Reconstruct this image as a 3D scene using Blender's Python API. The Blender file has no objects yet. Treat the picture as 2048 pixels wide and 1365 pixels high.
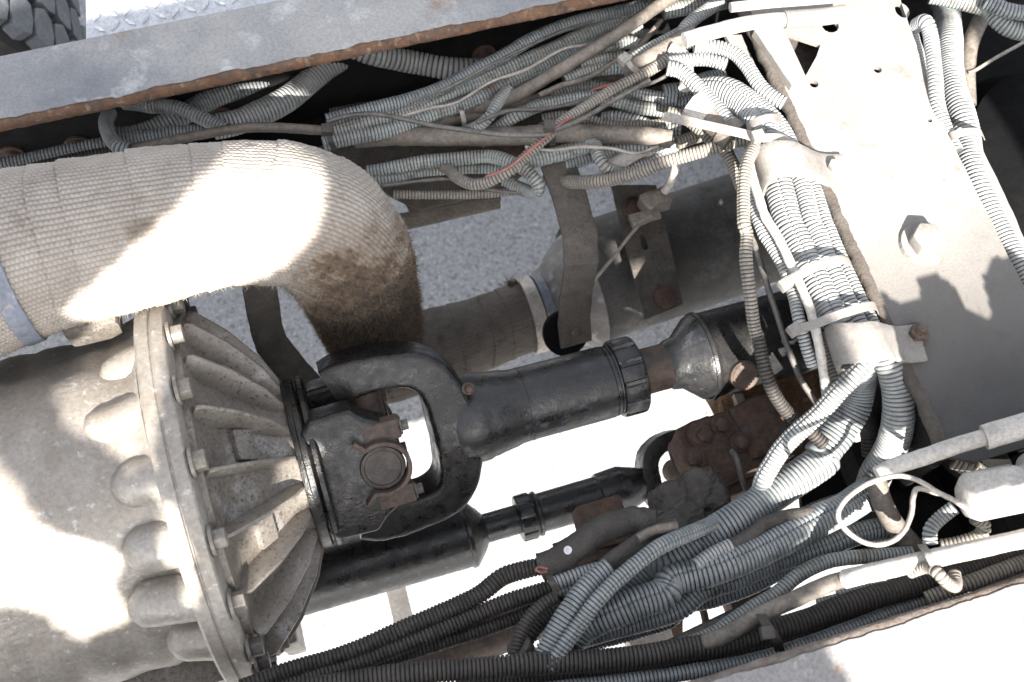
import bpy, bmesh, math, random
import numpy as np
from mathutils import Vector, Matrix, noise as mnoise
from mathutils.geometry import tessellate_polygon
random.seed(7); rng = np.random.default_rng(7)
scene = bpy.context.scene
C = scene.collection
rad = math.radians

# ------------------------------------------------------------------ camera
FPX = 2048 * 40 / 36
ROT = np.array([[0.95525583, 0.246735, -0.16312004],
                [-0.28952564, 0.89282334, -0.34502376],
                [0.06050795, 0.37681339, 0.9243108]])
U0, S0, V0 = np.linalg.svd(ROT); ROT = U0 @ V0
CAM = np.array([0.0, -0.4359986, 1.1431691])
cd = bpy.data.cameras.new('camera'); cam = bpy.data.objects.new('camera', cd); C.objects.link(cam)
cd.lens = 40; cd.sensor_width = 36; cd.clip_start = 0.01; cd.clip_end = 500
m4 = np.eye(4); m4[:3, :3] = ROT; m4[:3, 3] = CAM
cam.matrix_world = Matrix(m4.tolist())
cd.dof.use_dof = True; cd.dof.focus_distance = 1.34; cd.dof.aperture_fstop = 5.0
scene.camera = cam

# ------------------------------------------------------------------ sky, sun, exposure
SUN_EL, SUN_AZ = rad(43), rad(188)          # azimuth measured from +Y towards +X
S = np.array([math.sin(SUN_AZ) * math.cos(SUN_EL), math.cos(SUN_AZ) * math.cos(SUN_EL), math.sin(SUN_EL)])
w = bpy.data.worlds.new('World'); scene.world = w; w.use_nodes = True
nt = w.node_tree; bg = nt.nodes['Background']
sky = nt.nodes.new('ShaderNodeTexSky'); sky.sky_type = 'NISHITA'; sky.sun_disc = False
sky.sun_elevation = SUN_EL; sky.sun_rotation = SUN_AZ; sky.air_density = 1.0; sky.dust_density = 2.0; sky.ozone_density = 0.6
hs = nt.nodes.new('ShaderNodeHueSaturation'); hs.inputs['Saturation'].default_value = .33
nt.links.new(sky.outputs[0], hs.inputs['Color']); nt.links.new(hs.outputs[0], bg.inputs[0]); bg.inputs[1].default_value = 0.11
sl = bpy.data.lights.new('sun', 'SUN'); sl.energy = 5.0; sl.angle = rad(0.5); sl.color = (1.0, 0.95, 0.88)
so = bpy.data.objects.new('sun', sl); C.objects.link(so)
so.rotation_euler = Vector(S.tolist()).to_track_quat('Z', 'Y').to_euler()
scene.view_settings.view_transform = 'Standard'; scene.view_settings.look = 'None'
scene.view_settings.gamma = 1.0; scene.view_settings.use_curve_mapping = False
scene.view_settings.exposure = 2.15

# ------------------------------------------------------------------ pixel <-> place
ZO = {'p': (0, 0), 'a': (0, 0), 'b': (674, 0), 'c': (1348, 0), 'd': (0, 450), 'e': (674, 450), 'f': (1348, 450),
      'g': (0, 899), 'h': (674, 899), 'i': (1348, 899)}
def px(k, x, y):
    if k == 'p': return x, y
    return ZO[k][0] + x / 2.9257, ZO[k][1] + y / 2.9257
def P(x, y, z, k='p'):
    x, y = px(k, x, y)
    r = ROT @ np.array([x - 1024, 682.5 - y, -FPX])
    return CAM + (CAM[2] - z) / -r[2] * r
def depth(wp): return -(ROT.T @ (np.asarray(wp) - CAM))[2]
def unit(v): v = np.asarray(v, float); return v / np.linalg.norm(v)

# ------------------------------------------------------------------ object helpers
ORG = {}
def props(o, label=None, cat=None, group=None, kind=None):
    if label: o['label'] = label
    if cat: o['category'] = cat
    if group: o['group'] = group
    if kind: o['kind'] = kind
    return o
def thing(name, label, cat, loc, group=None):
    o = bpy.data.objects.new(name, None); C.objects.link(o); o.empty_display_size = .02
    o.location = tuple(float(v) for v in loc); ORG[o] = np.array(loc, float)
    return props(o, label, cat, group)
def mesh(name, V, F, mat, parent=None, smooth=True, attrs=None, angle=None):
    V = np.asarray(V, float)
    org = ORG[parent] if parent else V.mean(0)
    me = bpy.data.meshes.new(name)
    if isinstance(F, np.ndarray):
        n, k = F.shape
        me.vertices.add(len(V)); me.vertices.foreach_set('co', (V - org).ravel())
        me.loops.add(n * k); me.loops.foreach_set('vertex_index', F.ravel().astype(np.int32))
        me.polygons.add(n); me.polygons.foreach_set('loop_start', np.arange(0, n * k, k, dtype=np.int32))
        me.update(calc_edges=True)
    else:
        me.from_pydata((V - org).tolist(), [], F); me.update()
    for an, av in (attrs or {}).items():
        at = me.attributes.new(an, 'FLOAT', 'POINT'); at.data.foreach_set('value', np.asarray(av, np.float32))
    me.validate()
    if smooth:
        me.polygons.foreach_set('use_smooth', np.ones(len(me.polygons), bool))
        if angle: me.set_sharp_from_angle(angle=rad(angle))
    me.materials.append(mat)
    o = bpy.data.objects.new(name, me); C.objects.link(o)
    if parent: o.parent = parent
    else: o.location = tuple(org)
    ORG[o] = org
    return o
def bm_mesh(name, bm, mat, parent=None, smooth=True, angle=35):
    bmesh.ops.recalc_face_normals(bm, faces=bm.faces)
    bm.verts.ensure_lookup_table()
    V = [v.co[:] for v in bm.verts]; F = [[v.index for v in f.verts] for f in bm.faces]
    bm.free()
    return mesh(name, V, F, mat, parent, smooth, angle=angle)
def frame_of(axis, up=(0, 0, 1)):
    a = unit(axis); u = np.asarray(up, float)
    if abs(a @ u) > .95: u = np.array([0, 1., 0])
    s = unit(np.cross(u, a)); u = np.cross(a, s)
    return a, s, u
_K = rng.normal(size=(24, 3)); _PH = rng.uniform(0, 6.28, 24)
def nz(V, scale):
    """cheap smooth noise, about -1..1"""
    V = np.asarray(V) * scale
    q = np.sin(V @ (_K[:12].T) + _PH[:12] + 1.5 * np.sin(V @ (_K[12:].T) * .7 + _PH[12:]))
    return q.mean(1) * 1.8
def spline(pts, step):
    """Catmull-Rom through rows (x,y,z,extra...), resampled evenly"""
    p = np.asarray(pts, float)
    p = np.vstack([2 * p[0] - p[1], p, 2 * p[-1] - p[-2]])
    out = []
    for i in range(1, len(p) - 2):
        a, b, c, d = p[i - 1], p[i], p[i + 1], p[i + 2]
        t = np.linspace(0, 1, 24, endpoint=False)[:, None]
        out.append(.5 * (2 * b + (c - a) * t + (2 * a - 5 * b + 4 * c - d) * t ** 2 + (3 * b - a - 3 * c + d) * t ** 3))
    out.append(p[-2][None]); q = np.vstack(out)
    L = np.concatenate([[0], np.cumsum(np.linalg.norm(np.diff(q[:, :3], axis=0), axis=1))])
    n = max(3, int(L[-1] / step) + 1); s = np.linspace(0, L[-1], n)
    return np.stack([np.interp(s, L, q[:, j]) for j in range(q.shape[1])], 1), L[-1]
def frames(q):
    T = np.gradient(q, axis=0); T /= np.linalg.norm(T, axis=1)[:, None] + 1e-12
    view = CAM - q[0]; n = view - T[0] * (view @ T[0]); n = unit(n)
    N = []
    for t in T:
        n = n - t * (n @ t); n = unit(n); N.append(n)
    N = np.array(N); B = np.cross(T, N)
    return T, N, B
def grid_faces(nr, ns, closed=True):
    i = np.arange(nr - 1)[:, None] * ns; j = np.arange(ns if closed else ns - 1)[None]
    j2 = (j + 1) % ns
    return np.stack([i + j, i + j2, i + ns + j2, i + ns + j], -1).reshape(-1, 4)
def cap_tris(V, F, nr, ns):
    F = F.tolist(); V = np.vstack([V, V[:ns].mean(0), V[-ns:].mean(0)]); c0, c1 = len(V) - 2, len(V) - 1
    for j in range(ns):
        k = (j + 1) % ns
        F.append([c0, k, j]); F.append([c1, (nr - 1) * ns + j, (nr - 1) * ns + k])
    return V, F
def path3(pts, z=None, zoom='p', w=None):
    """rows of 3D points (+ radius) from a list with zoom letters mixed in"""
    out = []; k = zoom
    for e in pts:
        if isinstance(e, str): k = e; continue
        x, y = e[0], e[1]; zz = e[2] if len(e) > 2 and e[2] is not None else z
        ww = e[3] if len(e) > 3 else w
        q = P(x, y, zz, k); s = 1 if k == 'p' else 2.9257
        out.append(list(q) + [ww / s * depth(q) / FPX / 2])
    return out
HG = 'corrugated hoses and loom tubes in the frame'
def hose(label, pts, w, z, mat, seam=None, pitch=None, name='corrugated_hose', cat='hose', group=HG, lump=0, dep=None, parent=None, segs=16):
    rows = path3(pts, z, 'p', w)
    r0 = float(np.mean([r[3] for r in rows]))
    pitch = pitch or (.0036 + .075 * r0)
    q, L = spline(rows, pitch)
    n = len(q); dep = dep or min(.0022, .16 * r0)
    tt = np.array([0, .66, .73, .94]); idx = (np.arange(n - 1)[:, None] + tt[None]).ravel()
    h = np.tile([0, 0, 1, 1], n - 1)
    base = np.arange(n)
    qq = np.stack([np.interp(idx, base, q[:, j]) for j in range(4)], 1)
    e_ = np.clip(np.minimum(idx, idx[-1] - idx) / 12, 0, 1)[:, None]
    qq[:, :3] += e_ * r0 * .22 * np.stack([nz(qq[:, :3] + len(label or '') * 31 % 97 * .013 + 7 * k, 26) for k in range(3)], 1)
    T, N, B = frames(qq[:, :3])
    ang = np.linspace(0, 2 * np.pi, segs, endpoint=False)
    mul = np.ones(segs)
    if seam is not None:
        a0 = rad(seam); ang = np.sort(np.concatenate([ang[np.abs(((ang - a0 + np.pi) % (2 * np.pi)) - np.pi) > .24], [a0 % 6.2832, (a0 - .1) % 6.2832, (a0 + .1) % 6.2832]]))
        mul = np.where(np.abs(((ang - a0 + np.pi) % (2 * np.pi)) - np.pi) < .05, .84, 1.0)
    ns = len(ang)
    wob = 1 + .035 * nz(qq[:, :3], 60) + .02 * nz(qq[:, :3], 210)
    rr = (qq[:, 3] * wob - h * dep)[:, None] * mul[None]
    V = qq[:, None, :3] + rr[..., None] * (np.cos(ang)[None, :, None] * N[:, None] + np.sin(ang)[None, :, None] * B[:, None])
    V = V.reshape(-1, 3)
    if lump: V = V + (nz(V, 240) * lump + nz(V, 700) * lump * .7)[:, None] * np.repeat(N, ns, 0)
    g = np.repeat(h, ns)
    V2, F = cap_tris(V, grid_faces(len(qq), ns), len(qq), ns)
    g = np.concatenate([g, [1, 1]])
    o = mesh(name, V2, F, mat, parent, attrs={'groove': g})
    if not parent: props(o, label, cat, group)
    return o
def tube(label, pts, w, z, mat, name='rubber_hose', cat='hose', group=None, lump=0.0, segs=18, step=.004, parent=None, rows=None, lscale=240):
    rows = rows if rows is not None else path3(pts, z, 'p', w)
    q, L = spline(rows, step)
    T, N, B = frames(q[:, :3])
    ang = np.linspace(0, 2 * np.pi, segs, endpoint=False)
    V = q[:, None, :3] + q[:, 3][:, None, None] * (np.cos(ang)[None, :, None] * N[:, None] + np.sin(ang)[None, :, None] * B[:, None])
    V = V.reshape(-1, 3); D = V - np.repeat(q[:, :3], segs, 0); D /= np.linalg.norm(D, axis=1)[:, None] + 1e-9
    if lump: V = V + D * (nz(V, lscale) * lump + nz(V, lscale * 2.9) * lump * .7)[:, None]
    V, F = cap_tris(V, grid_faces(len(q), segs), len(q), segs)
    o = mesh(name, V, F, mat, parent, angle=50)
    if not parent: props(o, label, cat, group)
    return o
def lathe(name, prof, org, axis, mat, parent, segs=64, lump=0, fn=None, angle=32, lscale=120):
    """prof: (distance along axis, radius) from org"""
    a, s, u = frame_of(axis)
    prof = np.array(prof, float); ang = np.linspace(0, 2 * np.pi, segs, endpoint=False)
    ring = np.cos(ang)[:, None] * s + np.sin(ang)[:, None] * u
    Rr = np.repeat(prof[:, 1][:, None], segs, 1)
    if fn is not None: Rr = fn(prof[:, 0][:, None], ang[None], Rr)
    V = np.asarray(org) + prof[:, 0][:, None, None] * a + Rr[..., None] * ring[None]
    V = V.reshape(-1, 3)
    if lump:
        D = np.tile(ring, (len(prof), 1)); V = V + D * (nz(V, lscale) * lump)[:, None]
    V, F = cap_tris(V, grid_faces(len(prof), segs), len(prof), segs)
    return mesh(name, V, F, mat, parent, angle=angle)
def box(name, c, ax, half, mat, parent, bevel=.003, rough=0, sub=0, taper=None):
    """box with centre c, axes ax (3 unit rows), half sizes"""
    bm = bmesh.new(); bmesh.ops.create_cube(bm, size=2)
    if bevel: 
        for v in bm.verts: v.co = Vector([v.co[i] * half[i] for i in range(3)])
        bmesh.ops.bevel(bm, geom=list(bm.edges), offset=bevel, segments=2, profile=.6, affect='EDGES')
    else:
        for v in bm.verts: v.co = Vector([v.co[i] * half[i] for i in range(3)])
    if sub: bmesh.ops.subdivide_edges(bm, edges=list(bm.edges), cuts=sub, use_grid_fill=True)
    A = np.array(ax)
    for v in bm.verts:
        l = np.array(v.co[:])
        if taper: l[1] *= 1 + taper * l[0] / half[0]; l[2] *= 1 + taper * l[0] / half[0]
        p = np.asarray(c) + l @ A
        if rough: p = p + rough * np.array(mnoise.noise_vector(Vector((p * 45).tolist())))  + .5 * rough * np.array(mnoise.noise_vector(Vector((p * 130).tolist())))
        v.co = Vector(p.tolist())
    return bm_mesh(name, bm, mat, parent)
def plate(name, outer, thick, mat, parent, holes=(), down=(0, 0, -1), edge_rough=0, sub=None):
    """flat plate from 3D outline points (top face), extruded along down"""
    def dens(lp):
        if not sub: return [np.asarray(p) for p in lp]
        o = []
        for i in range(len(lp)):
            a, b = np.asarray(lp[i]), np.asarray(lp[(i + 1) % len(lp)]); n = max(1, int(np.linalg.norm(b - a) / sub))
            o += [a + (b - a) * t / n for t in range(n)]
        return o
    loops = [dens(outer)] + [[np.asarray(p) for p in h_] for h_ in holes]
    if edge_rough:
        ctr = np.mean(loops[0], 0)
        loops[0] = [p + edge_rough * np.array([*mnoise.noise_vector(Vector((p * 60).tolist()))]) * np.array([1, 1, .3])
                    + .6 * edge_rough * np.array([*mnoise.noise_vector(Vector((p * 200).tolist()))]) * np.array([1, 1, .3]) for p in loops[0]]
    nrm = -np.asarray(down, float)
    _, s, u = frame_of(nrm)
    flat = [[Vector((float(p @ s), float(p @ u), 0)) for p in l] for l in loops]
    tris = tessellate_polygon(flat)
    top = np.vstack([np.array(l) for l in loops]); n = len(top)
    V = np.vstack([top, top + np.asarray(down) * thick])
    F = [list(t) for t in tris] + [[t[2] + n, t[1] + n, t[0] + n] for t in tris]
    k = 0
    for l in loops:
        m = len(l)
        for i in range(m):
            j = (i + 1) % m; F.append([k + i, k + j, k + j + n, k + i + n])
        k += m
    bm = bmesh.new(); vs = [bm.verts.new(v) for v in V.tolist()]
    for f in F:
        try: bm.faces.new([vs[i] for i in f])
        except ValueError: pass
    bm.verts.index_update()
    return bm_mesh(name, bm, mat, parent, angle=30)
def ribbon(name, pts, width_dir, width, thick, mat, parent=None, step=.004, rough=0, rows=None, bend=True, widths=None):
    """strap swept along points; width_dir is the direction of its breadth"""
    q = np.asarray(pts, float)
    if bend: q, _ = spline(q, step)
    else:
        o = []
        for i in range(len(q) - 1):
            n = max(2, int(np.linalg.norm(q[i + 1] - q[i]) / step)); o += [q[i] + (q[i + 1] - q[i]) * t / n for t in range(n)]
        q = np.array(o + [q[-1]])
    T = np.gradient(q, axis=0); T /= np.linalg.norm(T, axis=1)[:, None]
    wd = unit(width_dir); W = wd - T * (T @ wd)[:, None]; W /= np.linalg.norm(W, axis=1)[:, None]
    N = np.cross(T, W)
    prof = np.array([(-1, -.6), (-.94, -1), (-.5, -1), (0, -1), (.5, -1), (.94, -1), (1, -.6), (1, .6), (.94, 1), (.5, 1), (0, 1), (-.5, 1), (-.94, 1), (-1, .6)])
    V = q[:, None] + W[:, None] * (prof[:, 0] * width / 2)[None, :, None] + N[:, None] * (prof[:, 1] * thick / 2)[None, :, None]
    V = V.reshape(-1, 3)
    if rough: V = V + rough * np.stack([nz(V + 3 * i, 150) + .7 * nz(V + i, 420) for i in range(3)], 1)
    V, F = cap_tris(V, grid_faces(len(q), 14), len(q), 14)
    return mesh(name, V, F, mat, parent, angle=40)
_bolt = {}
def bolt(name, pos, axis, r, h, mat, parent, washer=True, wmat=None, sides=6, spin=0.3, label=None):
    key = (name, round(r, 4), round(h, 4), sides, mat.name)
    if key not in _bolt:
        bm = bmesh.new()
        bmesh.ops.create_cone(bm, cap_ends=True, segments=sides, radius1=r, radius2=r, depth=h)
        bmesh.ops.translate(bm, verts=bm.verts, vec=(0, 0, h / 2))
        bmesh.ops.bevel(bm, geom=[e for e in bm.edges], offset=r * .1, segments=2, profile=.5, affect='EDGES')
        me = bpy.data.meshes.new(name); bm.to_mesh(me); bm.free(); me.materials.append(mat)
        me.polygons.foreach_set('use_smooth', np.ones(len(me.polygons), bool)); me.set_sharp_from_angle(angle=rad(40))
        bm = bmesh.new(); bmesh.ops.create_cone(bm, cap_ends=True, segments=24, radius1=r * 1.45, radius2=r * 1.38, depth=h * .22)
        bmesh.ops.translate(bm, verts=bm.verts, vec=(0, 0, h * .11))
        mw = bpy.data.meshes.new('washer'); bm.to_mesh(mw); bm.free(); mw.materials.append(wmat or mat)
        _bolt[key] = (me, mw)
    me, mw = _bolt[key]
    a, s, u = frame_of(axis)
    s2 = s * math.cos(spin) + u * math.sin(spin); u2 = np.cross(a, s2)
    M = np.eye(4); M[:3, 0] = s2; M[:3, 1] = u2; M[:3, 2] = a; M[:3, 3] = np.asarray(pos) - (ORG[parent] if parent else 0)
    o = bpy.data.objects.new(name, me); C.objects.link(o); o.parent = parent; o.matrix_local = Matrix(M.tolist()); ORG[o] = np.asarray(pos)
    if washer:
        x = bpy.data.objects.new('washer', mw); C.objects.link(x); x.parent = o
    return o

# ------------------------------------------------------------------ materials
def mat(name, c1, c2, scale=25, rough=.6, metal=0, bump=.25, bscale=220, spots=None, spots2=None, dust=None, groove=None, burn_shade=None, spec=.5, rvar=.12, sharp=.35, grime=.45, grain=.4):
    m = bpy.data.materials.new(name); m.use_nodes = True; t = m.node_tree; N = t.nodes; L = t.links
    b = N['Principled BSDF']; tc = N.new('ShaderNodeTexCoord'); co = tc.outputs['Object']
    oi = N.new('ShaderNodeObjectInfo'); va = N.new('ShaderNodeVectorMath'); va.operation = 'ADD'
    L.new(co, va.inputs[0]); L.new(oi.outputs['Random'], va.inputs[1]); co = va.outputs[0]
    def nois(s, d=5, r=.6):
        n = N.new('ShaderNodeTexNoise'); n.inputs['Scale'].default_value = s; n.inputs['Detail'].default_value = d; n.inputs['Roughness'].default_value = r
        L.new(co, n.inputs['Vector']); return n.outputs['Fac']
    def ramp(src, lo, hi):
        r = N.new('ShaderNodeMapRange'); r.inputs[1].default_value = lo; r.inputs[2].default_value = hi; L.new(src, r.inputs[0]); return r.outputs[0]
    def mix(f, a, c):
        x = N.new('ShaderNodeMix'); x.data_type = 'RGBA'
        if isinstance(f, float): x.inputs[0].default_value = f
        else: L.new(f, x.inputs[0])
        for s, v in ((6, a), (7, c)):
            if isinstance(v, tuple): x.inputs[s].default_value = (*v, 1)
            else: L.new(v, x.inputs[s])
        return x.outputs[2]
    def mul(a, v):
        x = N.new('ShaderNodeMath'); x.operation = 'MULTIPLY'; L.new(a, x.inputs[0])
        if isinstance(v, (int, float)): x.inputs[1].default_value = v
        else: L.new(v, x.inputs[1])
        return x.outputs[0]
    col = mix(ramp(nois(scale), .5 - sharp / 2, .5 + sharp / 2), c1, c2)
    fine = nois(bscale, 4, .65)
    for sp in (spots, spots2):
        if sp:
            cc, lo, hi, s = sp[:4]
            col = mix(ramp(nois(s, 7, .65), lo, hi), col, cc)
    if groove:
        at = N.new('ShaderNodeAttribute'); at.attribute_name = 'groove'
        col = mix(mul(at.outputs['Fac'], groove[1]), col, groove[0])  # darker groove colour: recess shade along with unfaded plastic and weave dirt
    if dust:
        g = N.new('ShaderNodeNewGeometry'); sx = N.new('ShaderNodeSeparateXYZ'); L.new(g.outputs['Normal'], sx.inputs[0])
        f = mul(mul(ramp(sx.outputs[2], dust[2] if len(dust) > 2 else -.1, 1.0), ramp(nois(dust[3] if len(dust) > 3 else 35, 6, .7), .3, .62)), dust[1])
        if groove: 
            iv = N.new('ShaderNodeMath'); iv.operation = 'SUBTRACT'; iv.inputs[0].default_value = 1; L.new(at.outputs['Fac'], iv.inputs[1]); f = mul(f, iv.outputs[0])
        col = mix(f, col, dust[0])
    if burn_shade:
        at2 = N.new('ShaderNodeAttribute'); at2.attribute_name = 'burn_shade'
        for (lo, hi, cc) in burn_shade: col = mix(ramp(at2.outputs['Fac'], lo, hi), col, cc)
    col = mix(mul(ramp(nois(scale * .6 + 4, 8, .72), .52, .66), grime), col, tuple(v * .42 for v in c1))
    col = mix(mul(ramp(fine, .42, .62), grain), col, tuple(v * .45 for v in c1))
    L.new(col, b.inputs['Base Color'])
    rr = N.new('ShaderNodeMapRange'); L.new(nois(scale * 2.3), rr.inputs[0]); rr.inputs[1].default_value = .3; rr.inputs[2].default_value = .7
    rr.inputs[3].default_value = max(.03, rough - rvar); rr.inputs[4].default_value = min(1, rough + rvar); L.new(rr.outputs[0], b.inputs['Roughness'])
    b.inputs['Metallic'].default_value = metal; b.inputs['Specular IOR Level'].default_value = spec
    if bump:
        bp = N.new('ShaderNodeBump'); bp.inputs['Strength'].default_value = bump; bp.inputs['Distance'].default_value = .002
        L.new(fine, bp.inputs['Height']); L.new(bp.outputs[0], b.inputs['Normal'])
    return m
DUST = (.25, .212, .175)
M_loom = mat('loom_blue_grey', (.205, .236, .235), (.31, .342, .33), 45, .5, groove=((.03, .031, .033), .85), dust=((.27, .228, .185), .75), spots=((.105, .084, .062), .53, .66, 32), bump=.12, grain=.25)
M_loomg = mat('loom_faded_grey', (.24, .255, .26), (.34, .35, .345), 40, .55, groove=((.03, .03, .03), .9), dust=((.34, .315, .285), .5), spots=((.11, .10, .08), .6, .75, 50), bump=.12, grain=.2)
M_loomt = mat('loom_dusty_tan', (.16, .145, .125), (.25, .225, .19), 40, .7, groove=((.035, .03, .025), .9), dust=((.29, .255, .215), .6), bump=.2)
M_loomd = mat('loom_grimy_black', (.026, .023, .021), (.05, .043, .037), 40, .7, groove=((.008, .0075, .007), .9), dust=((.085, .07, .058), .55), bump=.5)
M_loomm = mat('loom_slate_grey', (.175, .20, .21), (.28, .30, .305), 45, .42, groove=((.016, .018, .02), .9), dust=((.21, .195, .175), .5), spots=((.06, .052, .045), .58, .7, 40), bump=.15, grain=.2)
M_rub = mat('rubber_brown_dust', (.07, .06, .05), (.13, .113, .097), 30, .7, dust=(DUST, .75), bump=.3, spots=((.05, .045, .04), .58, .7, 50))
M_rubp = mat('rubber_pale_dust', (.34, .31, .28), (.45, .42, .39), 30, .7, dust=((.5, .47, .43), .7), bump=.2)
M_cable = mat('cable_black', (.04, .038, .036), (.08, .075, .07), 40, .55, dust=((.25, .22, .19), .5), bump=.15)
M_red = mat('wire_red', (.28, .06, .05), (.23, .08, .065), 40, .5, dust=(DUST, .4), bump=.1)
M_tape = mat('cloth_tape_grimy', (.035, .030, .026), (.062, .054, .047), 60, .8, dust=((.095, .083, .072), .6), bump=.7, bscale=420)
M_tie = mat('tie_grey_dusty', (.20, .18, .16), (.28, .25, .22), 40, .6, dust=((.42, .38, .33), .6), bump=.1)
M_black = mat('shaft_black_paint', (.008, .0085, .0095), (.018, .0185, .0205), 24, .34, bump=.35, bscale=170, spots=((.075, .088, .105), .60, .67, 30), spots2=((.085, .045, .022), .66, .71, 40), dust=((.042, .037, .032), .5, .1), rvar=.18, spec=.55, grime=.3)
M_yoke = mat('yoke_black_grease', (.0055, .0055, .006), (.0125, .012, .0115), 30, .36, bump=.6, bscale=150, spots=((.032, .029, .027), .58, .68, 24), spots2=((.06, .033, .019), .65, .71, 34), dust=((.032, .027, .023), .5, .1), spec=.5, rvar=.2)
M_rusty = mat('rust_dark', (.055, .030, .021), (.10, .053, .034), 40, .85, bump=.9, bscale=150, spots=((.028, .019, .015), .5, .65, 50), dust=((.11, .082, .064), .45))
M_rustb = mat('rust_brown_metal', (.06, .038, .028), (.105, .066, .046), 40, .7, bump=.4, bscale=180, spots=((.03, .027, .027), .5, .62, 50), dust=((.12, .10, .083), .4))
M_rustedge = mat('rust_edge', (.15, .07, .035), (.075, .045, .032), 55, .9, bump=1.0, bscale=200, spots=((.23, .17, .11), .56, .64, 80), spots2=((.04, .032, .027), .54, .62, 45), dust=((.19, .14, .10), .3), grime=.6)
M_alu = mat('cast_aluminium', (.36, .338, .306), (.285, .255, .222), 12, .42, metal=.3, bump=.4, bscale=190, spots=((.15, .115, .082), .54, .74, 10), spots2=((.52, .51, .49), .60, .66, 90), dust=((.25, .205, .16), .5, .3, 14), grime=.28, grain=.45)
M_alud = mat('cast_aluminium_dirty', (.17, .148, .126), (.25, .23, .207), 14, .45, metal=.3, bump=.35, bscale=260, spots=((.44, .43, .42), .54, .70, 15), spots2=((.09, .072, .056), .57, .61, 200), dust=((.20, .165, .13), .45, .1), grime=.25, grain=.5)
M_rib = mat('cast_rib', (.27, .245, .215), (.20, .175, .15), 22, .42, metal=.3, bump=.3, bscale=260, spots=((.46, .45, .43), .56, .70, 24), spots2=((.10, .08, .062), .57, .62, 170), dust=((.23, .19, .15), .4, .2), grime=.2, grain=.4)
M_bolt = mat('bolt_dusty', (.19, .17, .145), (.27, .25, .22), 40, .5, metal=.3, bump=.2, dust=(DUST, .5))
M_boltd = mat('bolt_dark', (.05, .048, .045), (.09, .08, .07), 40, .55, metal=.2, bump=.2, dust=((.25, .21, .18), .4))
M_rail = mat('rail_worn_paint', (.15, .157, .172), (.27, .268, .264), 6, .5, bump=.3, bscale=260, spots=((.40, .41, .42), .55, .68, 16), spots2=((.20, .13, .075), .58, .70, 15), dust=((.33, .315, .295), .5, .5, 10), sharp=.25, grime=.28, grain=.28)
M_railb = mat('rail_pale_paint', (.16, .16, .165), (.25, .24, .235), 9, .65, bump=.2, spots=((.33, .32, .31), .58, .66, 30), spots2=((.17, .11, .07), .63, .71, 24), dust=((.28, .262, .245), .5, .5), grime=.4, grain=.4)
M_web = mat('frame_black_paint', (.004, .004, .004), (.009, .0085, .008), 20, .8, bump=.25, dust=((.02, .018, .016), .3), spec=.2)
M_edgeb = mat('edge_dull_brown', (.10, .078, .066), (.15, .12, .10), 45, .85, bump=.8, bscale=200, spots=((.15, .075, .045), .58, .68, 40), spots2=((.24, .215, .19), .55, .65, 25), dust=((.22, .19, .165), .5))
M_beam = mat('beam_dusty_paint', (.19, .175, .159), (.232, .215, .197), 7, .75, bump=.22, bscale=420, dust=((.245, .225, .206), .6, .4, 9), spots=((.115, .097, .08), .58, .70, 26), spots2=((.07, .055, .042), .66, .70, 70), grime=.32, grain=.35, burn_shade=[(.0, 1.0, (.036, .0345, .034))])
M_beamd = mat('beam_crusty_edge', (.085, .072, .06), (.05, .042, .036), 60, .9, bump=1.0, bscale=260, dust=((.13, .11, .094), .5))
M_strap = mat('bracket_dusty_black', (.035, .031, .027), (.065, .056, .048), 30, .75, bump=.5, bscale=300, dust=((.115, .098, .082), .7, -.1), spots=((.11, .05, .028), .63, .72, 26))
M_wrap = mat('wrap_cloth', (.31, .278, .245), (.39, .355, .318), 28, .95, bump=.5, bscale=500, spec=.1, groove=((.13, .10, .075), .5), spots=((.20, .165, .13), .58, .72, 22), burn_shade=[(.12, .62, (.15, .105, .07)), (.50, 1.0, (.032, .025, .02))], grime=.25, grain=.25)
M_wrap2 = mat('wrap_cloth_burnt', (.115, .102, .09), (.18, .162, .146), 14, .95, bump=.5, bscale=500, spec=.1, groove=((.07, .055, .043), .22), spots=((.075, .055, .042), .52, .66, 20))
M_fib = mat('wrap_fibre', (.34, .30, .26), (.27, .23, .19), 40, .95, bump=0, spec=.1)
M_fibm = mat('wrap_fibre_tan', (.20, .15, .105), (.26, .215, .165), 40, .95, bump=0, spec=.1)
M_fibb = mat('wrap_fibre_burnt', (.14, .108, .076), (.055, .043, .033), 40, .95, bump=0, spec=.1)
M_muf = mat('muffler_steel', (.27, .26, .255), (.11, .10, .092), 16, .8, metal=.0, bump=.4, bscale=240, spots=((.42, .42, .43), .54, .64, 30), spots2=((.075, .058, .046), .55, .66, 14), dust=((.28, .25, .22), .3))
M_mufd = mat('muffler_shell', (.10, .098, .096), (.06, .057, .054), 12, .85, metal=.0, bump=.5, spots=((.17, .165, .16), .55, .72, 14), spots2=((.03, .026, .023), .55, .68, 9), dust=((.12, .108, .096), .35), spec=.2)
M_clamp = mat('clamp_pale_steel', (.46, .42, .38), (.36, .32, .29), 40, .5, metal=.3, bump=.2, spots=((.22, .13, .09), .60, .7, 60))
M_blue = mat('tape_blue_grey', (.13, .15, .19), (.19, .20, .24), 40, .6, bump=.4, spots=((.30, .27, .25), .58, .68, 80))
M_asph = mat('asphalt_grey', (.25, .253, .258), (.33, .332, .336), 170, .9, bump=1.0, bscale=150, spots=((.47, .47, .475), .56, .64, 190), spots2=((.10, .10, .105), .58, .66, 150), spec=.2, grime=.25, grain=.5)
M_tyre = mat('tyre_rubber', (.07, .076, .085), (.10, .108, .12), 25, .75, bump=.25, dust=((.15, .157, .168), .5))
M_tyred = mat('tyre_groove', (.02, .02, .022), (.03, .03, .032), 25, .8, bump=.2)
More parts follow.
